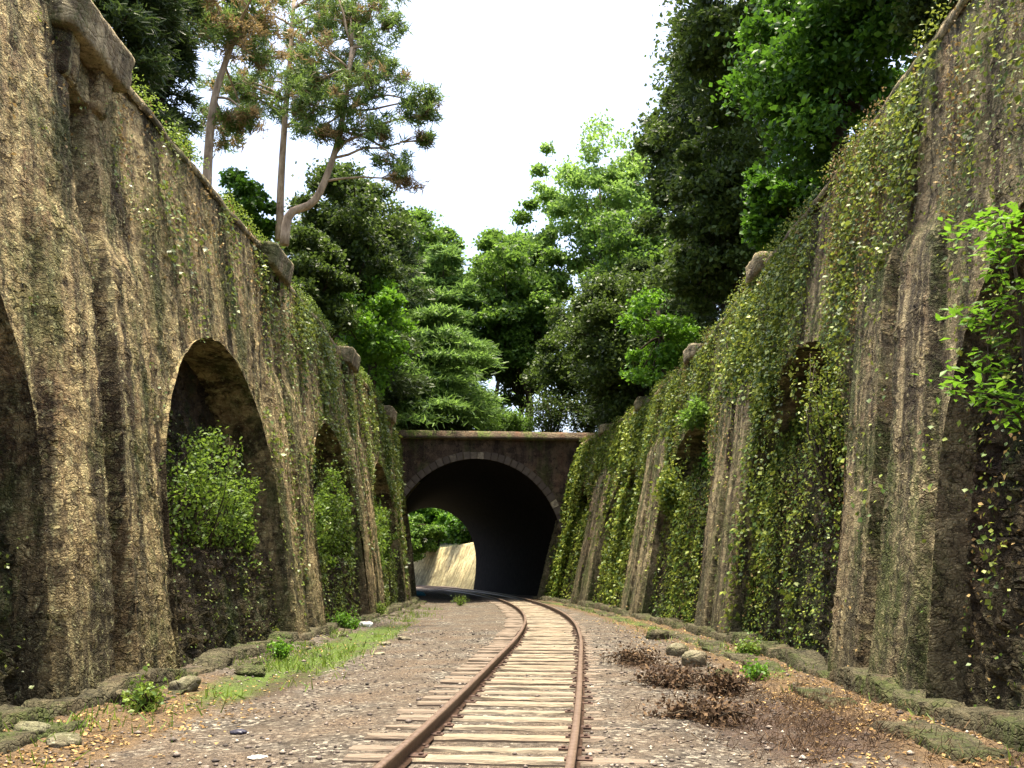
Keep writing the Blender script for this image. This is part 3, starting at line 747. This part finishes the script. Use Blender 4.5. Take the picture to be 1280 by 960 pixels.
def strands(side, n, y0, y1, hf, niches, seed, topw=.55, lmin=.6, lmax=6.0, per=46, pile=.26, sz0=.058):
    """hanging ivy: each strand wanders down the face from its root, leaves piled round it"""
    r = np.random.default_rng(seed); P = []; Sz = []
    for i in range(n):
        y = y0+(y1-y0)*r.random()**1.1
        if fbm(np.array(y*.8), np.array(2.0), 140+side) < .44+.14*r.random() and r.random() < .9: continue
        H = float(hf(y)); z = H*(.98 if r.random() < topw else r.uniform(.3, .95)); L = r.uniform(lmin, lmax)*(.5+fbm(np.array(y*.9), np.array(8.0), 150))
        m = int(per*L); t = np.sort(r.random(m)); zz = z-L*t
        yy = y+np.cumsum(r.normal(size=m))*.018+.12*np.sin(t*L*1.7+i)+r.normal(size=m)*(.05+.13*np.sin(np.clip(t*3.1,0,math.pi)))*(.6+r.random())
        k = (zz > .25) & (yy < y1)
        if side > 0:                                     # thin growth on the lower piers
            pg = np.abs((yy-12.5+5) % 10-5)
            k &= ~((pg < 1.6) & (zz < 5.6+2.2*fbm(yy*1.5, yy*0, 98)-.6) & (r.random(len(yy)) < .93)); zz = zz[k]; yy = yy[k]; t = t[k]
        if not len(zz): continue
        over = r.random() < .3                          # hangs free across an arch, or follows the niche
        d = np.zeros(len(zz)) if over else depth_at(yy, zz, niches)
        dd = d-.04-pile*r.random(len(zz))*np.sin(np.clip(t*2.8+.25, 0, math.pi))
        P.append(wallP(side, yy, zz, dd)); f = r.uniform(.6, 1.75)
        Sz.append(np.where(yy < 14, sz0, sz0+.0021*(yy-14))*f)
    return np.concatenate(P), np.concatenate(Sz)
y, z = wall_scatter(1, 150000, dens_right, hR, 4, 49.5)
P = wallP(1, y, z, depth_at(y, z, NR)-.03-rng.random(len(y))*.10)
sz = np.where(y < 14, .05, .05+.0020*(y-14))*rng.uniform(.7, 1.3, len(y))
P2, S2 = strands(1, 900, 7.5, 49.3, hR, NR, 77, .6, .5, 5.0)
P = np.concatenate([P, P2]); sz = np.concatenate([sz, S2])
o = leaf_mesh('ivy', P, sz, M['ivy'], None, up=.4, nrm=np.array([-1.2,0,0]), spread=.8, drop=np.array([0,0,-1.5]), aspect=.85)
tag(o, 'dense glossy green ivy hanging over the right retaining wall', 'ivy', kind='stuff')
def dens_right_dry(y, z):
    f = fbm(y*1.4+30, z*.4, 95); return np.clip((f-.52)*3, 0, 1)*np.clip((z-4)/4, .1, 1)
y, z = wall_scatter(1, 220000, dens_right_dry, hR, 5, 49.5)
P = wallP(1, y, z, depth_at(y, z, NR)-.02-rng.random(len(y))*.18)
o = leaf_mesh('dry_creeper', P, .06, M['ivy_dry'], None, up=.2, nrm=np.array([-1,0,0]), drop=np.array([0,0,-1.5]))
tag(o, 'dry yellowish creeper leaves scattered among the ivy of the right wall', 'creeper', kind='stuff')
def dens_left(y, z):
    f = fbm(y*1.1, z*.25, 93)*.5+fbm(y*2.6, z*1.2, 94)*.5
    d = np.clip((f-.63+.15*np.clip((y-18)/10, 0, 1))*4, 0, 1)
    inn = depth_at(y, z, NL) > 0
    d = np.where(inn & (z < 4.6), np.clip(d*1.3+.06, 0, 1)*np.where(z < 2, .5, 1), d); d = np.where(inn & (z > 4.8), 0, d)
    return d
y, z = wall_scatter(-1, 320000, dens_left, hL, 4, 49)
P = wallP(-1, y, z, depth_at(y, z, NL)-.02-rng.random(len(y))*.10); sz = np.where(y < 20, .05, .075)
P2, S2 = strands(-1, 260, 13, 48.8, hL, NL, 78, .5, .5, 3.6, 40, .22)
P = np.concatenate([P, P2]); sz = np.concatenate([sz, S2])
o = leaf_mesh('creeper', P, sz, M['ivy_left'], None, up=.4, nrm=np.array([1.2,0,0]), spread=.8, drop=np.array([0,0,-1.2]), aspect=.8)
tag(o, 'yellow green creeper in patches over the left retaining wall', 'creeper', kind='stuff')
def dens_left_dry(y, z):
    f = fbm(y*1.6+70, z*.35, 97); return np.clip((f-.5)*2.6, 0, 1)*np.clip((z-6.5)/3, 0, 1)
y, z = wall_scatter(-1, 70000, dens_left_dry, hL, 8, 49)
P = wallP(-1, y, z, -.02-rng.random(len(y))*.10)
o = leaf_mesh('dry_creeper', P, .07, M['ivy_dry'], None, up=.2, nrm=np.array([1,0,0]), drop=np.array([0,0,-1.5]))
tag(o, 'brown dead creeper along the upper part of the left wall', 'creeper', kind='stuff')

# bushes growing on the niche ledges
def bush(name, label, c, r, leaves, lsize, mat, group=None, seed=3, stems=9, cat='bush', base=None):
    global rng
    keep = rng; rng = np.random.default_rng(seed)
    c = np.array(c, float); r = np.array(r, float); base = c-np.array([0,0,r[2]]) if base is None else np.array(base, float)
    root = empty(name, label, cat, base, group)
    mb = MB(); P = []
    for i in range(stems):
        d = rng.normal(size=3); d /= np.linalg.norm(d); d[2] = abs(d[2])*1.0-.25; e = c+d*r*rng.uniform(.3,1.3)
        path = limb_path(base, e, .15, 5); mb.tube(path-base, np.linspace(.02+.01*r[2], .005, 5), 4)
        m = leaves//stems; t = rng.random(m)**.6
        idx = t*4; i0 = np.clip(idx.astype(int), 0, 3); q = path[i0]*(1-(idx-i0)[:,None])+path[i0+1]*(idx-i0)[:,None]
        P.append(q+rng.normal(size=(m,3))*np.maximum(r*.15, .08)*(.3+t[:,None])*rng.uniform(.5,1.3))
    mb.build('stem', M['bark'], root, True)
    leaf_mesh('foliage', np.concatenate(P)-base, lsize, M[mat], root)
    rng = keep; return root
def ledge_bush(name, label, yc, half, zmax, leaves, lsize, mat, group, seed, stems=46):
    global rng
    keep = rng; rng = np.random.default_rng(seed)
    base = wallP(-1, yc, 2.1, .55); root = empty(name, label, 'bush', base, group); mb = MB(); P = []
    for i in range(stems):
        y = yc+rng.uniform(-half, half); b = wallP(-1, y, 2.05, rng.uniform(.4, .75))
        h = (zmax-2.1)*rng.uniform(.15, 1.0)*(1-.45*abs(y-yc)/half); e = b+np.array([rng.uniform(-.1,.45), rng.normal()*.4, h])
        if rng.random() < .12: e = b+np.array([rng.uniform(.25,.5), rng.normal()*.3, -rng.uniform(.1,.5)])
        path = limb_path(b, e, .2, 6); mb.tube(path-base, np.linspace(.014, .003, 6), 4)
        m = int(leaves/stems*rng.uniform(.3, 1.8)*(.4+h/2)); t = rng.random(m)**.8*4.999; i0 = t.astype(int)
        q = path[i0]*(1-(t-i0)[:,None])+path[i0+1]*(t-i0)[:,None]
        P.append(q+rng.normal(size=(m,3))*np.array([.07,.13,.12])*rng.uniform(.5, 1.6))
    mb.build('stem', M['bark'], root, True); leaf_mesh('foliage', np.concatenate(P)-base, lsize, M[mat], root)
    rng = keep; return root
def nichep(side, y, z, n): return wallP(side, y, z, n)
GB = 'bushes in the wall niches'
bush('bush', 'curtain of ivy hanging over the near half of the mid right arch', nichep(1, 15.3, 4.3, -.02), (.22,1.0,1.7), 4200, .07, 'ivy', GB, 18, 40)
ledge_bush('bush', 'leafy green bush growing in the large arched niche of the left wall', 17.0, 2.9, 4.6, 5600, .085, 'leaf_niche', GB, 11, 60)
ledge_bush('bush', 'green bush filling the second, smaller looking niche of the left wall', 27.1, 2.9, 4.9, 5200, .11, 'leaf_niche', GB, 12, 56)
ledge_bush('bush', 'green bush in the left wall niche nearest the tunnel', 37.1, 2.8, 4.8, 4200, .13, 'leaf_niche', GB, 13, 44)
bush('bush', 'pale leaved ivy bush bulging from the middle of the right wall', nichep(1, 28.8, 4.2, -.15), (.45,1.2,.9), 2600, .15, 'ivy', 'bushes in the wall niches', 14, 20)
bush('bush', 'dark green tuft hanging over the top of the far right niche', nichep(1, 26.0, 6.3, -.25), (.4,1.5,.4), 1800, .13, 'leaf_mid', 'bushes in the wall niches', 15, 14)
bush('bush', 'bluish green bush low in the third niche of the right wall', nichep(1, 25.2, 4.6, .3), (.4,.8,.8), 1500, .13, 'leaf_maple', 'bushes in the wall niches', 16, 14)

# ------------------------------------------------------------ trees
def T(px, py, Y): return pix(px, py, Y)
def bz(x, Y): return 10.0 if x < 0 else 9.6
def tree_at(name, label, Y, x0, x1, y0, y1, nclump, leaves, ls, mat, seed, **kw):
    """broadleaf whose crown fills the given part of the view at depth Y"""
    a = T(x0, (y0+y1)/2, Y); b = T(x1, (y0+y1)/2, Y); t_ = T((x0+x1)/2, y0, Y); u_ = T((x0+x1)/2, y1, Y)
    c = (t_+u_)/2; rx = (b[0]-a[0])/2; rz = (t_[2]-u_[2])/2
    c = (a+b)/2; c[2] = (t_[2]+u_[2])/2
    dx = kw.pop('dx', 0); zb = kw.pop('zb', None); ry = kw.pop('ry', None)
    base = np.array([c[0]+dx, Y, zb if zb is not None else (9.7 if Y < 49 else 8.8)])
    return broadleaf(name, label, base, c, (rx, ry or max(rx, rz)*.8, rz), nclump, leaves, ls, mat, seed=seed, **kw)
G1 = 'trees above the cutting'
# far screen behind the tunnel
tree_at('broadleaf_tree', 'rounded mid green tree in the centre behind the tunnel parapet', 64, 575, 720, 300, 480, 60, 26000, .30, 'leaf_mid', 21, group=G1, cr=.2)
tree_at('broadleaf_tree', 'dark spreading tree right of centre above the tunnel mouth', 56, 655, 850, 365, 520, 60, 30000, .24, 'leaf_dark', 22, group=G1, cr=.2)
tree_at('broadleaf_tree', 'tall pale airy tree against the white sky right of centre', 68, 668, 830, 165, 345, 60, 14000, .30, 'leaf_pale', 23, group=G1, cr=.16)
tree_at('broadleaf_tree', 'yellowish green distant tree low against the sky in the middle', 78, 590, 680, 290, 380, 30, 9000, .34, 'leaf_pale', 24, group=G1, cr=.22)
tree_at('broadleaf_tree', 'small dark round-topped tree against the sky left of centre', 80, 505, 575, 285, 400, 26, 8000, .34, 'leaf_mid', 25, group=G1)
tree_at('broadleaf_tree', 'mid green tree behind the dark conifers at right', 60, 740, 870, 260, 420, 50, 16000, .28, 'leaf_mid', 26, group=G1)
# cedars in the centre
def cone_at(name, label, Y, px, ytop, halfw, tiers, leaves, ns, mat, seed, zb=None, **kw):
    p = T(px, ytop, Y); zb = zb if zb is not None else (9.7 if Y < 49 else 8.9)
    wd = halfw/F*Y
    return conifer(name, label, (p[0], Y, zb), p[2]-zb, wd, tiers, leaves, ns, M and mat, seed=seed, group=kw.pop('group', G1), **kw)
cone_at('cedar_tree', 'pale green layered cedar left of centre above the tunnel', 62, 555, 310, 95, 60, 26000, .42, 'needle_cedar', 31, droop=.12)
cone_at('cedar_tree', 'dark layered cedar spreading over the left end of the parapet', 54, 545, 385, 130, 60, 30000, .34, 'needle_cedar', 32, droop=.2, start=.25)
tree_at('broadleaf_tree', 'light green feathery tree between the dark conifers and the pale cedar', 66, 470, 560, 262, 420, 36, 12000, .28, 'leaf_mid', 35, group=G1)
cone_at('conifer_tree', 'dark dense conifer behind the left wall top near the tunnel', 47, 440, 225, 110, 80, 34000, .30, 'needle_dark', 33, droop=.1)
cone_at('conifer_tree', 'dark green conifer between the curved pine and the tunnel', 55, 480, 270, 100, 70, 26000, .34, 'needle_dark', 34, droop=.12)
# left bank
tree_at('broadleaf_tree', 'airy dark tree with small leaves behind the curved pine', 42, 365, 500, 190, 400, 60, 22000, .20, 'leaf_dark', 41, group=G1, cr=.17, mat2=None)
tree_at('laurel_bush', 'dark rounded evergreen on the left bank beneath the pines', 31, 262, 345, 225, 330, 30, 12000, .16, 'leaf_maple', 42, group='bushes along the left wall top', cat='bush')
tree_at('laurel_bush', 'dark evergreen filling the bank right of the curved pine foot', 36, 345, 440, 290, 440, 40, 20000, .18, 'leaf_dark', 43, group='bushes along the left wall top', cat='bush')
tree_at('young_tree', 'bright green young tree rising behind the left wall top', 40, 425, 505, 345, 505, 26, 7000, .20, 'leaf_bright', 44, group=G1, cr=.22)
cone_at('conifer_tree', 'very dark dense evergreen at the top left corner', 19.5, 165, -230, 105, 110, 46000, .17, 'needle_dark', 45, droop=.1, tipw=.5, start=.02)
cone_at('conifer_tree', 'dark evergreen leaning over the left wall beside the corner tree', 23, 215, -60, 55, 80, 26000, .18, 'needle_dark', 46, droop=.2, tipw=.5, start=.02)
# pines with bare reddish trunks
def pine(label, pts, rad, boughs, seed, n=420, brown=.25):
    """pts: trunk pixels+depth; boughs: (px, py, Y, r) foliage pads"""
    global rng
    keep = rng; rng = np.random.default_rng(seed)
    tp = np.array([T(*p) for p in pts]); base = tp[0].copy(); root = empty('pine_tree', label, 'pine tree', base, 'pines on the left bank')
    tt = np.linspace(0, len(tp)-1, 18); f = [herm(range(len(tp)), tp[:,k]) for k in range(3)]
    sm = np.stack([g_(tt) for g_ in f], 1); mb = MB(); mb.tube(sm-base, np.linspace(rad, rad*.45, 18), 9)
    P = []; Q = []
    for (px, py, Y, r) in boughs:
        e = T(px, py, Y); k = np.argmin(np.linalg.norm(sm[6:]-e, axis=1)+rng.random(12)*1.5)+6
        path = limb_path(sm[k], e, .15, 6); mb.tube(path-base, np.linspace(rad*.32, .02, 6), 5)
        for j in range(12):                       # tufts of needles at the twig ends
            c = e+rng.normal(size=3)*r*np.array([.62,.62,.34]); mb.tube(limb_path(path[4], c, .1, 3)-base, [.02,.012,.005], 4)
            br = rng.random() < brown
            for q in range(3):
                cc = c+rng.normal(size=3)*r*.20; m = int(n/12)
                d = rng.normal(size=(m,3)); d[:,2] += .5; d /= np.linalg.norm(d, axis=1)[:,None]
                (Q if br else P).append((cc+d*.05*rng.random((m,1))+rng.normal(size=(m,3))*.07, d))
    mb.build('trunk', M['bark_pine'], root, True)
    needle_mesh('crown', np.concatenate([a for a, b in P])-base, np.concatenate([b for a, b in P]), .19, M['needle_pine'], root, .2)
    if Q: needle_mesh('dead_foliage', np.concatenate([a for a, b in Q])-base, np.concatenate([b for a, b in Q]), .18, M['needle_brown'], root, .2)
    rng = keep
r_ = np.random.default_rng(5)
def pads(x0, x1, y0, y1, Y, n, r): return [(r_.uniform(x0,x1), r_.uniform(y0,y1), Y+r_.uniform(-1.5,2), r*r_.uniform(.7,1.25)) for _ in range(n)]
pine('straight bare-trunked pine standing behind the left wall', [(349,300,31),(351,230,31),(356,150,31),(362,80,31),(368,-10,31.5)], .16,
     pads(300,480,-20,110,31,22,.85)+pads(290,400,90,160,31,7,.6)+[(390,150,30.5,.8),(330,130,31,.7)], 51, 330, .15)
pine('pine with a strongly curved trunk and drooping right hand boughs', [(355,306,28.5),(362,268,28.5),(392,252,28.5),(412,210,28.5),(428,150,28.5),(440,60,29)], .17,
     [(455,130,28.5,.9),(480,165,28.3,.6),(495,200,28.2,.5),(505,225,28.2,.35),(515,130,28.5,.55),(535,122,28.5,.5),(528,145,28.4,.35),(532,175,28.4,.25),(470,60,28.6,.8),(490,95,28.6,.6),(425,120,28.5,.8),(400,100,28.6,.8),(440,20,29,.9),(475,0,29,.6),(395,60,28.6,.8),(455,170,28.3,.6),(415,165,28.3,.5),(440,140,28.3,.6),(475,110,28.4,.7),(380,130,28.6,.6),(400,170,28.5,.5),(460,20,28.8,.8),(420,-20,29,.9),(490,30,28.8,.4)], 52, 330, .2)
pine('leaning reddish pine in front of the straight one, cut by the top of the picture', [(258,240,25),(262,170,25),(270,115,25),(290,55,25),(315,-20,25.5)], .15,
     pads(235,350,-30,60,25,13,.7)+pads(270,330,140,175,26,5,.5)+[(255,20,25,.5),(330,75,25.5,.6)], 53, 300, .35)
# right bank
tree_at('broadleaf_tree', 'bright deep green maple leaning over the right wall top', 19, 935, 1150, -60, 235, 70, 26000, .15, 'leaf_maple', 61, group=G1, cr=.2, zb=9.5)
tree_at('broadleaf_tree', 'dark tall tree behind the maple reaching the top edge', 30, 840, 1080, -120, 190, 80, 30000, .20, 'leaf_dark', 62, group=G1, cr=.17, dx=3)
cone_at('conifer_tree', 'dark brownish tall conifer beside the white sky at right', 40, 880, 20, 100, 80, 26000, .28, 'needle_dark', 63, droop=.12, tipw=.45)
tree_at('broadleaf_tree', 'dark bushy tree on the bank above the middle of the right wall', 33, 830, 1000, 190, 400, 70, 34000, .20, 'leaf_dark', 64, group=G1, cr=.18)
tree_at('broadleaf_tree', 'dark overhanging tree at the right end of the tunnel parapet', 45, 720, 880, 340, 540, 70, 34000, .20, 'leaf_dark', 65, group=G1, cr=.2)
tree_at('young_tree', 'bright green young tree poking out over the right wall near the tunnel', 37, 780, 868, 345, 480, 22, 5200, .18, 'leaf_bright', 66, group=G1, cr=.22)
cone_at('conifer_tree', 'dark conifer between the tall conifer and the parapet tree', 50, 800, 330, 90, 70, 26000, .30, 'needle_dark', 67)
tree_at('broadleaf_tree', 'dark tree overhanging the top right corner', 15, 1060, 1300, -260, 40, 60, 22000, .13, 'leaf_dark', 68, group=G1, cr=.18, zb=9.5, dx=1.0)
# growth beyond the tunnel
tree_at('broadleaf_tree', 'bright sunlit tree seen through the tunnel above the far wall', 100, 505, 590, 600, 690, 40, 12000, .34, 'leaf_bright', 71, group='trees beyond the tunnel', zb=4.2)
tree_at('broadleaf_tree', 'dark green tree at the right of the far tunnel opening', 92, 560, 620, 610, 690, 26, 8000, .3, 'leaf_maple', 72, group='trees beyond the tunnel', zb=4.4)
tree_at('broadleaf_tree', 'dark green tree filling the left of the far tunnel opening', 96, 470, 560, 640, 700, 30, 9000, .3, 'leaf_mid', 73, group='trees beyond the tunnel', zb=4.2)
tree_at('broadleaf_tree', 'tall bright tree rising high beyond the far wall of the tunnel', 112, 500, 600, 540, 680, 40, 10000, .4, 'leaf_bright', 74, group='trees beyond the tunnel', zb=4.6)
tree_at('broadleaf_tree', 'broad mid green tree with feathery top left of the pale airy tree', 70, 610, 700, 265, 420, 50, 16000, .3, 'leaf_mid', 75, group=G1)
tree_at('broadleaf_tree', 'dark tree low behind the parapet at its centre', 66, 590, 700, 400, 505, 40, 14000, .28, 'leaf_dark', 76, group=G1)
tree_at('broadleaf_tree', 'yellowish leafy tree behind the pale cedar', 72, 520, 610, 330, 470, 40, 14000, .3, 'leaf_mid', 77, group=G1)
tree_at('broadleaf_tree', 'tall dark tree filling the sky beside the tall brownish conifer', 44, 800, 940, 90, 330, 60, 22000, .24, 'leaf_dark', 78, group=G1)
tree_at('broadleaf_tree', 'dark tree hugging the right wall top below the maple', 24, 930, 1040, 200, 330, 40, 16000, .16, 'leaf_maple', 79, group=G1, zb=9.5)
# undergrowth along the parapet and wall tops
for i, (px, py, Y, rx, rz, m, lab) in enumerate([
    (520, 520, 51.5, 1.4, .9, 'leaf_dark', 'low dark bush at the left end of the tunnel parapet'),
    (565, 528, 53.5, 1.3, .6, 'leaf_dark', 'thin dark bush on the parapet left of the bright gap'),
    (640, 526, 52.5, 1.5, .7, 'leaf_mid', 'small green bush on the parapet right of the bright gap'),
    (690, 510, 52.5, 1.8, 1.4, 'leaf_dark', 'dark bush behind the middle of the parapet'),
    (735, 515, 52.0, 1.6, 1.6, 'leaf_dark', 'dark bush at the right end of the tunnel parapet')]):
    c = T(px, py, Y); bush('bush', lab, c, (rx, 1.0, rz), 3600, .16, m, 'bushes along the tunnel parapet', 80+i, 26, base=(c[0], Y, 8.9))
# wall-top weeds
def dens_top(side, hf, n, y0, y1, mat, nm, lab):
    y = rng.uniform(y0, y1, n); k = fbm(y*.8, y*0+3, 101+side) > .50; y = y[k]
    P = wallP(side, y, hf(y)+.05+rng.random(len(y))*.22, rng.uniform(-.25, .5, len(y)))
    o = leaf_mesh(nm, P, .07, M[mat], None, up=.6, aspect=.5); tag(o, lab, 'weeds', kind='stuff')
dens_top(-1, hL, 16000, 8, 49, 'grass', 'weeds', 'small green weeds along the top edge of the left wall')
dens_top(1, hR, 9000, 6, 50, 'ivy', 'weeds', 'leafy weeds along the top edge of the right wall')

# branch of a young tree reaching in from the right
sap = empty('sapling', 'light green sapling with drooping sprays reaching in at the right edge', 'sapling', (4.75, 8.3, 0))
b0 = np.array([4.75, 8.3, 0]); mb = MB(); Pn = []
trunk = np.array([(4.75,8.3,.2),(4.85,8.3,1.5),(4.95,8.3,3.0),(5.0,8.3,4.4),(4.95,8.3,5.2)]); mb.tube(trunk-b0, [.035,.03,.026,.018,.008], 6)
for (px, py, k) in ((1205,300,4),(1240,330,4),(1262,365,4),(1200,462,2),(1185,480,2),(1250,440,3),(1262,300,4),(1240,480,3),(1270,500,2),(1200,400,3)):
    e = pix(px, py, 8.0+random.uniform(-.3,.3)); path = limb_path(trunk[k], e, .12, 6); mb.tube(path-b0, np.linspace(.014, .003, 6), 4)
    for j in range(60):
        t = random.random()**.6*5; i0 = min(int(t), 4); q = path[i0]*(1-t+i0)+path[i0+1]*(t-i0); Pn.append(q+rng.normal(size=3)*np.array([.13,.13,.045]))
mb.build('trunk', M['bark'], sap, True); leaf_mesh('foliage', np.array(Pn)-b0, .12, M['leaf_bright'], sap, up=1.0, spread=.6, aspect=.45)

# ------------------------------------------------------------ ground cover
def scatter_floor(n, fn, y0=5.5, y1=40):
    y = y0+(y1-y0)*rng.random(n)**1.6; x = rng.uniform(-6.2, 5.8, n)
    k = (x > xL(y)-.1) & (x < xR(y)+.1); x, y = x[k], y[k]; k = rng.random(len(x)) < fn(x, y); return x[k], y[k]
def dl(x, y): return x-xL(y)
def dr(x, y): return xR(y)-x
def fgrass(x, y):
    f = fbm(x*1.6, y*.9, 111)
    return np.clip((f-.50)*6, 0, 1)*np.clip(np.exp(-((dl(x,y)-1.2)/.6)**2)*np.clip((y-11)/3, .15, 1)+.5*np.exp(-((dl(x,y)-.5)/.4)**2)+.35*np.exp(-((dr(x,y)-.8)/.5)**2), 0, 1)
x, y = scatter_floor(70000, fgrass)
P = np.stack([x, y, floor_z(x, y)], 1)
o = needle_mesh('grass', P, np.tile([0,0,1.0], (len(P),1)), .13, M['grass'], None, .14); tag(o, 'short yellow green grass growing along the foot of the walls', 'grass', kind='stuff')
def fleaf(x, y):
    return np.clip(.9*np.clip((2.4-dl(x,y))/1.2,0,1)*np.clip((15-y)/4,.15,1)+.8*np.clip((2.3-dr(x,y))/1.3,0,1), 0, 1)*np.clip((fbm(x*2, y*2, 113)-.35)*4, 0, 1)
x, y = scatter_floor(60000, fleaf, 5.5, 30)
P = np.stack([x, y, floor_z(x, y)+.012], 1)
o = leaf_mesh('leaf_litter', P, .055, M['litter'], None, up=1.2, spread=.7); tag(o, 'dry yellow and brown leaf litter along both sides of the track bed', 'leaf litter', kind='stuff')
def fdead(x, y):
    return np.clip(np.exp(-(((x-2.9)/.75)**2+((y-10.2)/1.8)**2))+.9*np.exp(-(((x-2.35)/.6)**2+((y-15.3)/.7)**2))+.6*np.exp(-(((x-3.7)/.6)**2+((y-11.5)/3)**2)), 0, 1)*np.clip((fbm(x*2.2, y*2.2, 117)-.35)*5, 0, 1)
x, y = scatter_floor(190000, fdead, 6, 20)
P = np.stack([x, y, floor_z(x, y)+rng.random(len(x))*.08], 1)
o = needle_mesh('dead_brush', P, np.tile([.3,0,.35], (len(P),1)), .10, M['dead'], None, .07); tag(o, 'tangle of dead brown brushwood lying right of the track', 'brushwood', kind='stuff')
# loose stones: tiny ones as one mass
x, y = scatter_floor(16000, lambda x, y: np.where(np.abs(x-trk(y)) < .8, .35, .8)*np.clip((fbm(x*1.2, y*1.2, 119)-.3)*2.5, .1, 1), 5.5, 26)
sr = rng.uniform(.010, .028, len(x))*np.where(rng.random(len(x)) < .06, 1.8, 1)
oc = np.array([(1,0,0),(-1,0,0),(0,1,0),(0,-1,0),(0,0,1),(0,0,-1)], float)
V = (oc[None]*rng.uniform(.6,1.3,(len(x),6,1))*sr[:,None,None]*np.array([1,1,.65]))+np.stack([x,y,floor_z(x,y)+sr*.3],1)[:,None,:]
ft = np.array([(0,2,4),(2,1,4),(1,3,4),(3,0,4),(2,0,5),(1,2,5),(3,1,5),(0,3,5)])
Fc = (np.arange(len(x))[:,None,None]*6+ft[None]).reshape(-1,3)
def peb():
    m, t, b, out = newmat('ballast_stones'); g_ = N(t, 'ShaderNodeNewGeometry')
    t.links.new(ramp(t, g_.outputs['Random Per Island'], [(0, (.03,.025,.022)), (.5, (.10,.08,.07)), (.85, (.2,.165,.14)), (1, (.45,.40,.33))]), b.inputs['Base Color']); b.inputs['Roughness'].default_value = .9; return m
o = mesh_obj('ballast', V.reshape(-1,3), Fc, peb()); tag(o, 'loose grey brown ballast stones strewn over the track bed', 'ballast', kind='stuff')

# individual rocks, slabs and litter
GR = 'loose stones along the foot of the walls'
for (px, py, d, lab, mt) in [
    (230,868,(.42,.30,.22),'pale yellowish boulder at the foot of the left wall','rock'),
    (312,845,(.62,.45,.16),'flat dark slab lying before the large left niche','plinth'),
    (275,842,(.35,.3,.2),'mossy stone just left of the flat dark slab','plinth'),
    (38,928,(.30,.3,.14),'pale broken stone at the bottom left corner','rock'),
    (80,932,(.38,.3,.10),'flat pale stone right of the corner stone','rock'),
    (150,888,(.32,.24,.2),'brown stone between the kerb and the pale boulder','plinth'),
    (868,833,(.42,.40,.34),'grey boulder beside the right wall footing','rock'),
    (846,820,(.4,.35,.3),'grey stone behind the boulder at the right footing','rock'),
    (905,850,(.35,.3,.2),'dark mossy stone nearer than the grey boulder at right','plinth'),
    (822,800,(.5,.5,.3),'mossy dark stone farthest along the right footing','plinth'),
    (474,818,(.26,.2,.08),'small pale flat stone on the grass edge left of the path','rock'),
    (505,800,(.3,.2,.1),'small grey stone on the path beside the grass','rock'),
    (482,806,(.22,.2,.1),'small grey stone between the grass and the path','rock')]:
    p = gpix(px, py); p[2] = floor_z(p[0], p[1])+d[2]*.25
    o = rough_block('rock', (0,0,0), d, M[mt], None, .07, 5, (0,0,0), 3.2); o.location = p; o.rotation_euler = (random.uniform(-.15,.15), random.uniform(-.15,.15), random.uniform(0,3))
    tag(o, lab, 'rock', GR)
def crumple(name, px, py, d, mat, lab, cat):
    p = gpix(px, py); p[2] = floor_z(p[0], p[1])+d[2]*.3
    o = rough_block(name, (0,0,0), d, M[mat], None, .14, 6, (0,0,0), 2.4); o.location = p; tag(o, lab, cat)
crumple('plastic_litter', 457, 786, (.38,.3,.16), 'litterpaper', 'crumpled white plastic lying by the left footing', 'litter')
crumple('plastic_bag', 520, 748, (1.1,.6,.35), 'bluebag', 'blue plastic bag dumped at the left wall near the tunnel', 'bag')
crumple('paper_scrap', 322, 949, (.16,.10,.03), 'litterpaper', 'white scrap of paper on the dirt path at bottom left', 'litter')
crumple('dark_rag', 299, 917, (.16,.10,.05), 'blackbag', 'small dark blue rag on the dirt left of the path', 'litter')
# fine weeds at the wall feet
for i, (px, py, s_, lab) in enumerate([
    (295,790,.45,'bright fern clump on the ledge below the large left niche'),
    (345,775,.40,'low green weeds right of the fern clump on the left ledge'),
    (352,828,.35,'green weed on the ground beside the flat slab'),
    (185,892,.30,'yellow green weed by the boulder at the left kerb'),
    (945,852,.2,'bright green weed among the dead brush at the right'),
    (935,825,.25,'green weed on the right footing'),
    (440,790,.30,'low weed near the white plastic at left'),
    (575,757,.5,'grassy tuft at the left of the tunnel approach')]):
    p = gpix(px, py); p[2] = floor_z(p[0], p[1]); p[0] = min(max(p[0], xL(p[1])+.15), xR(p[1])-.15)
    bush('weed', lab, p+np.array([0,0,s_*.5]), (s_*.8, s_*.8, s_*.5), 420, .07, 'leaf_bright' if i % 2 == 0 else 'grass', 'weeds at the wall feet', 200+i, 12, cat='weed', base=p)

for i, (px, py, rx, rz, lab) in enumerate([(795,836,.55,.14,'long low heap of dead brown brush beside the right rail'), (838,862,.6,.16,'middle heap of dead brown brush right of the track'), (905,868,.45,.22,'dark heap of dead brush against the right kerb'), (880,905,.6,.14,'nearest sprawling heap of dead brown brush at the right')]):
    p = gpix(px, py); p[2] = floor_z(p[0], p[1])+rz*.4
    bush('brush_heap', lab, p, (rx, rx*.8, rz), 1500, .06, 'dead', 'heaps of dead brush right of the track', 300+i, 40, cat='brush heap', base=(p[0], p[1], p[2]-rz*.4))
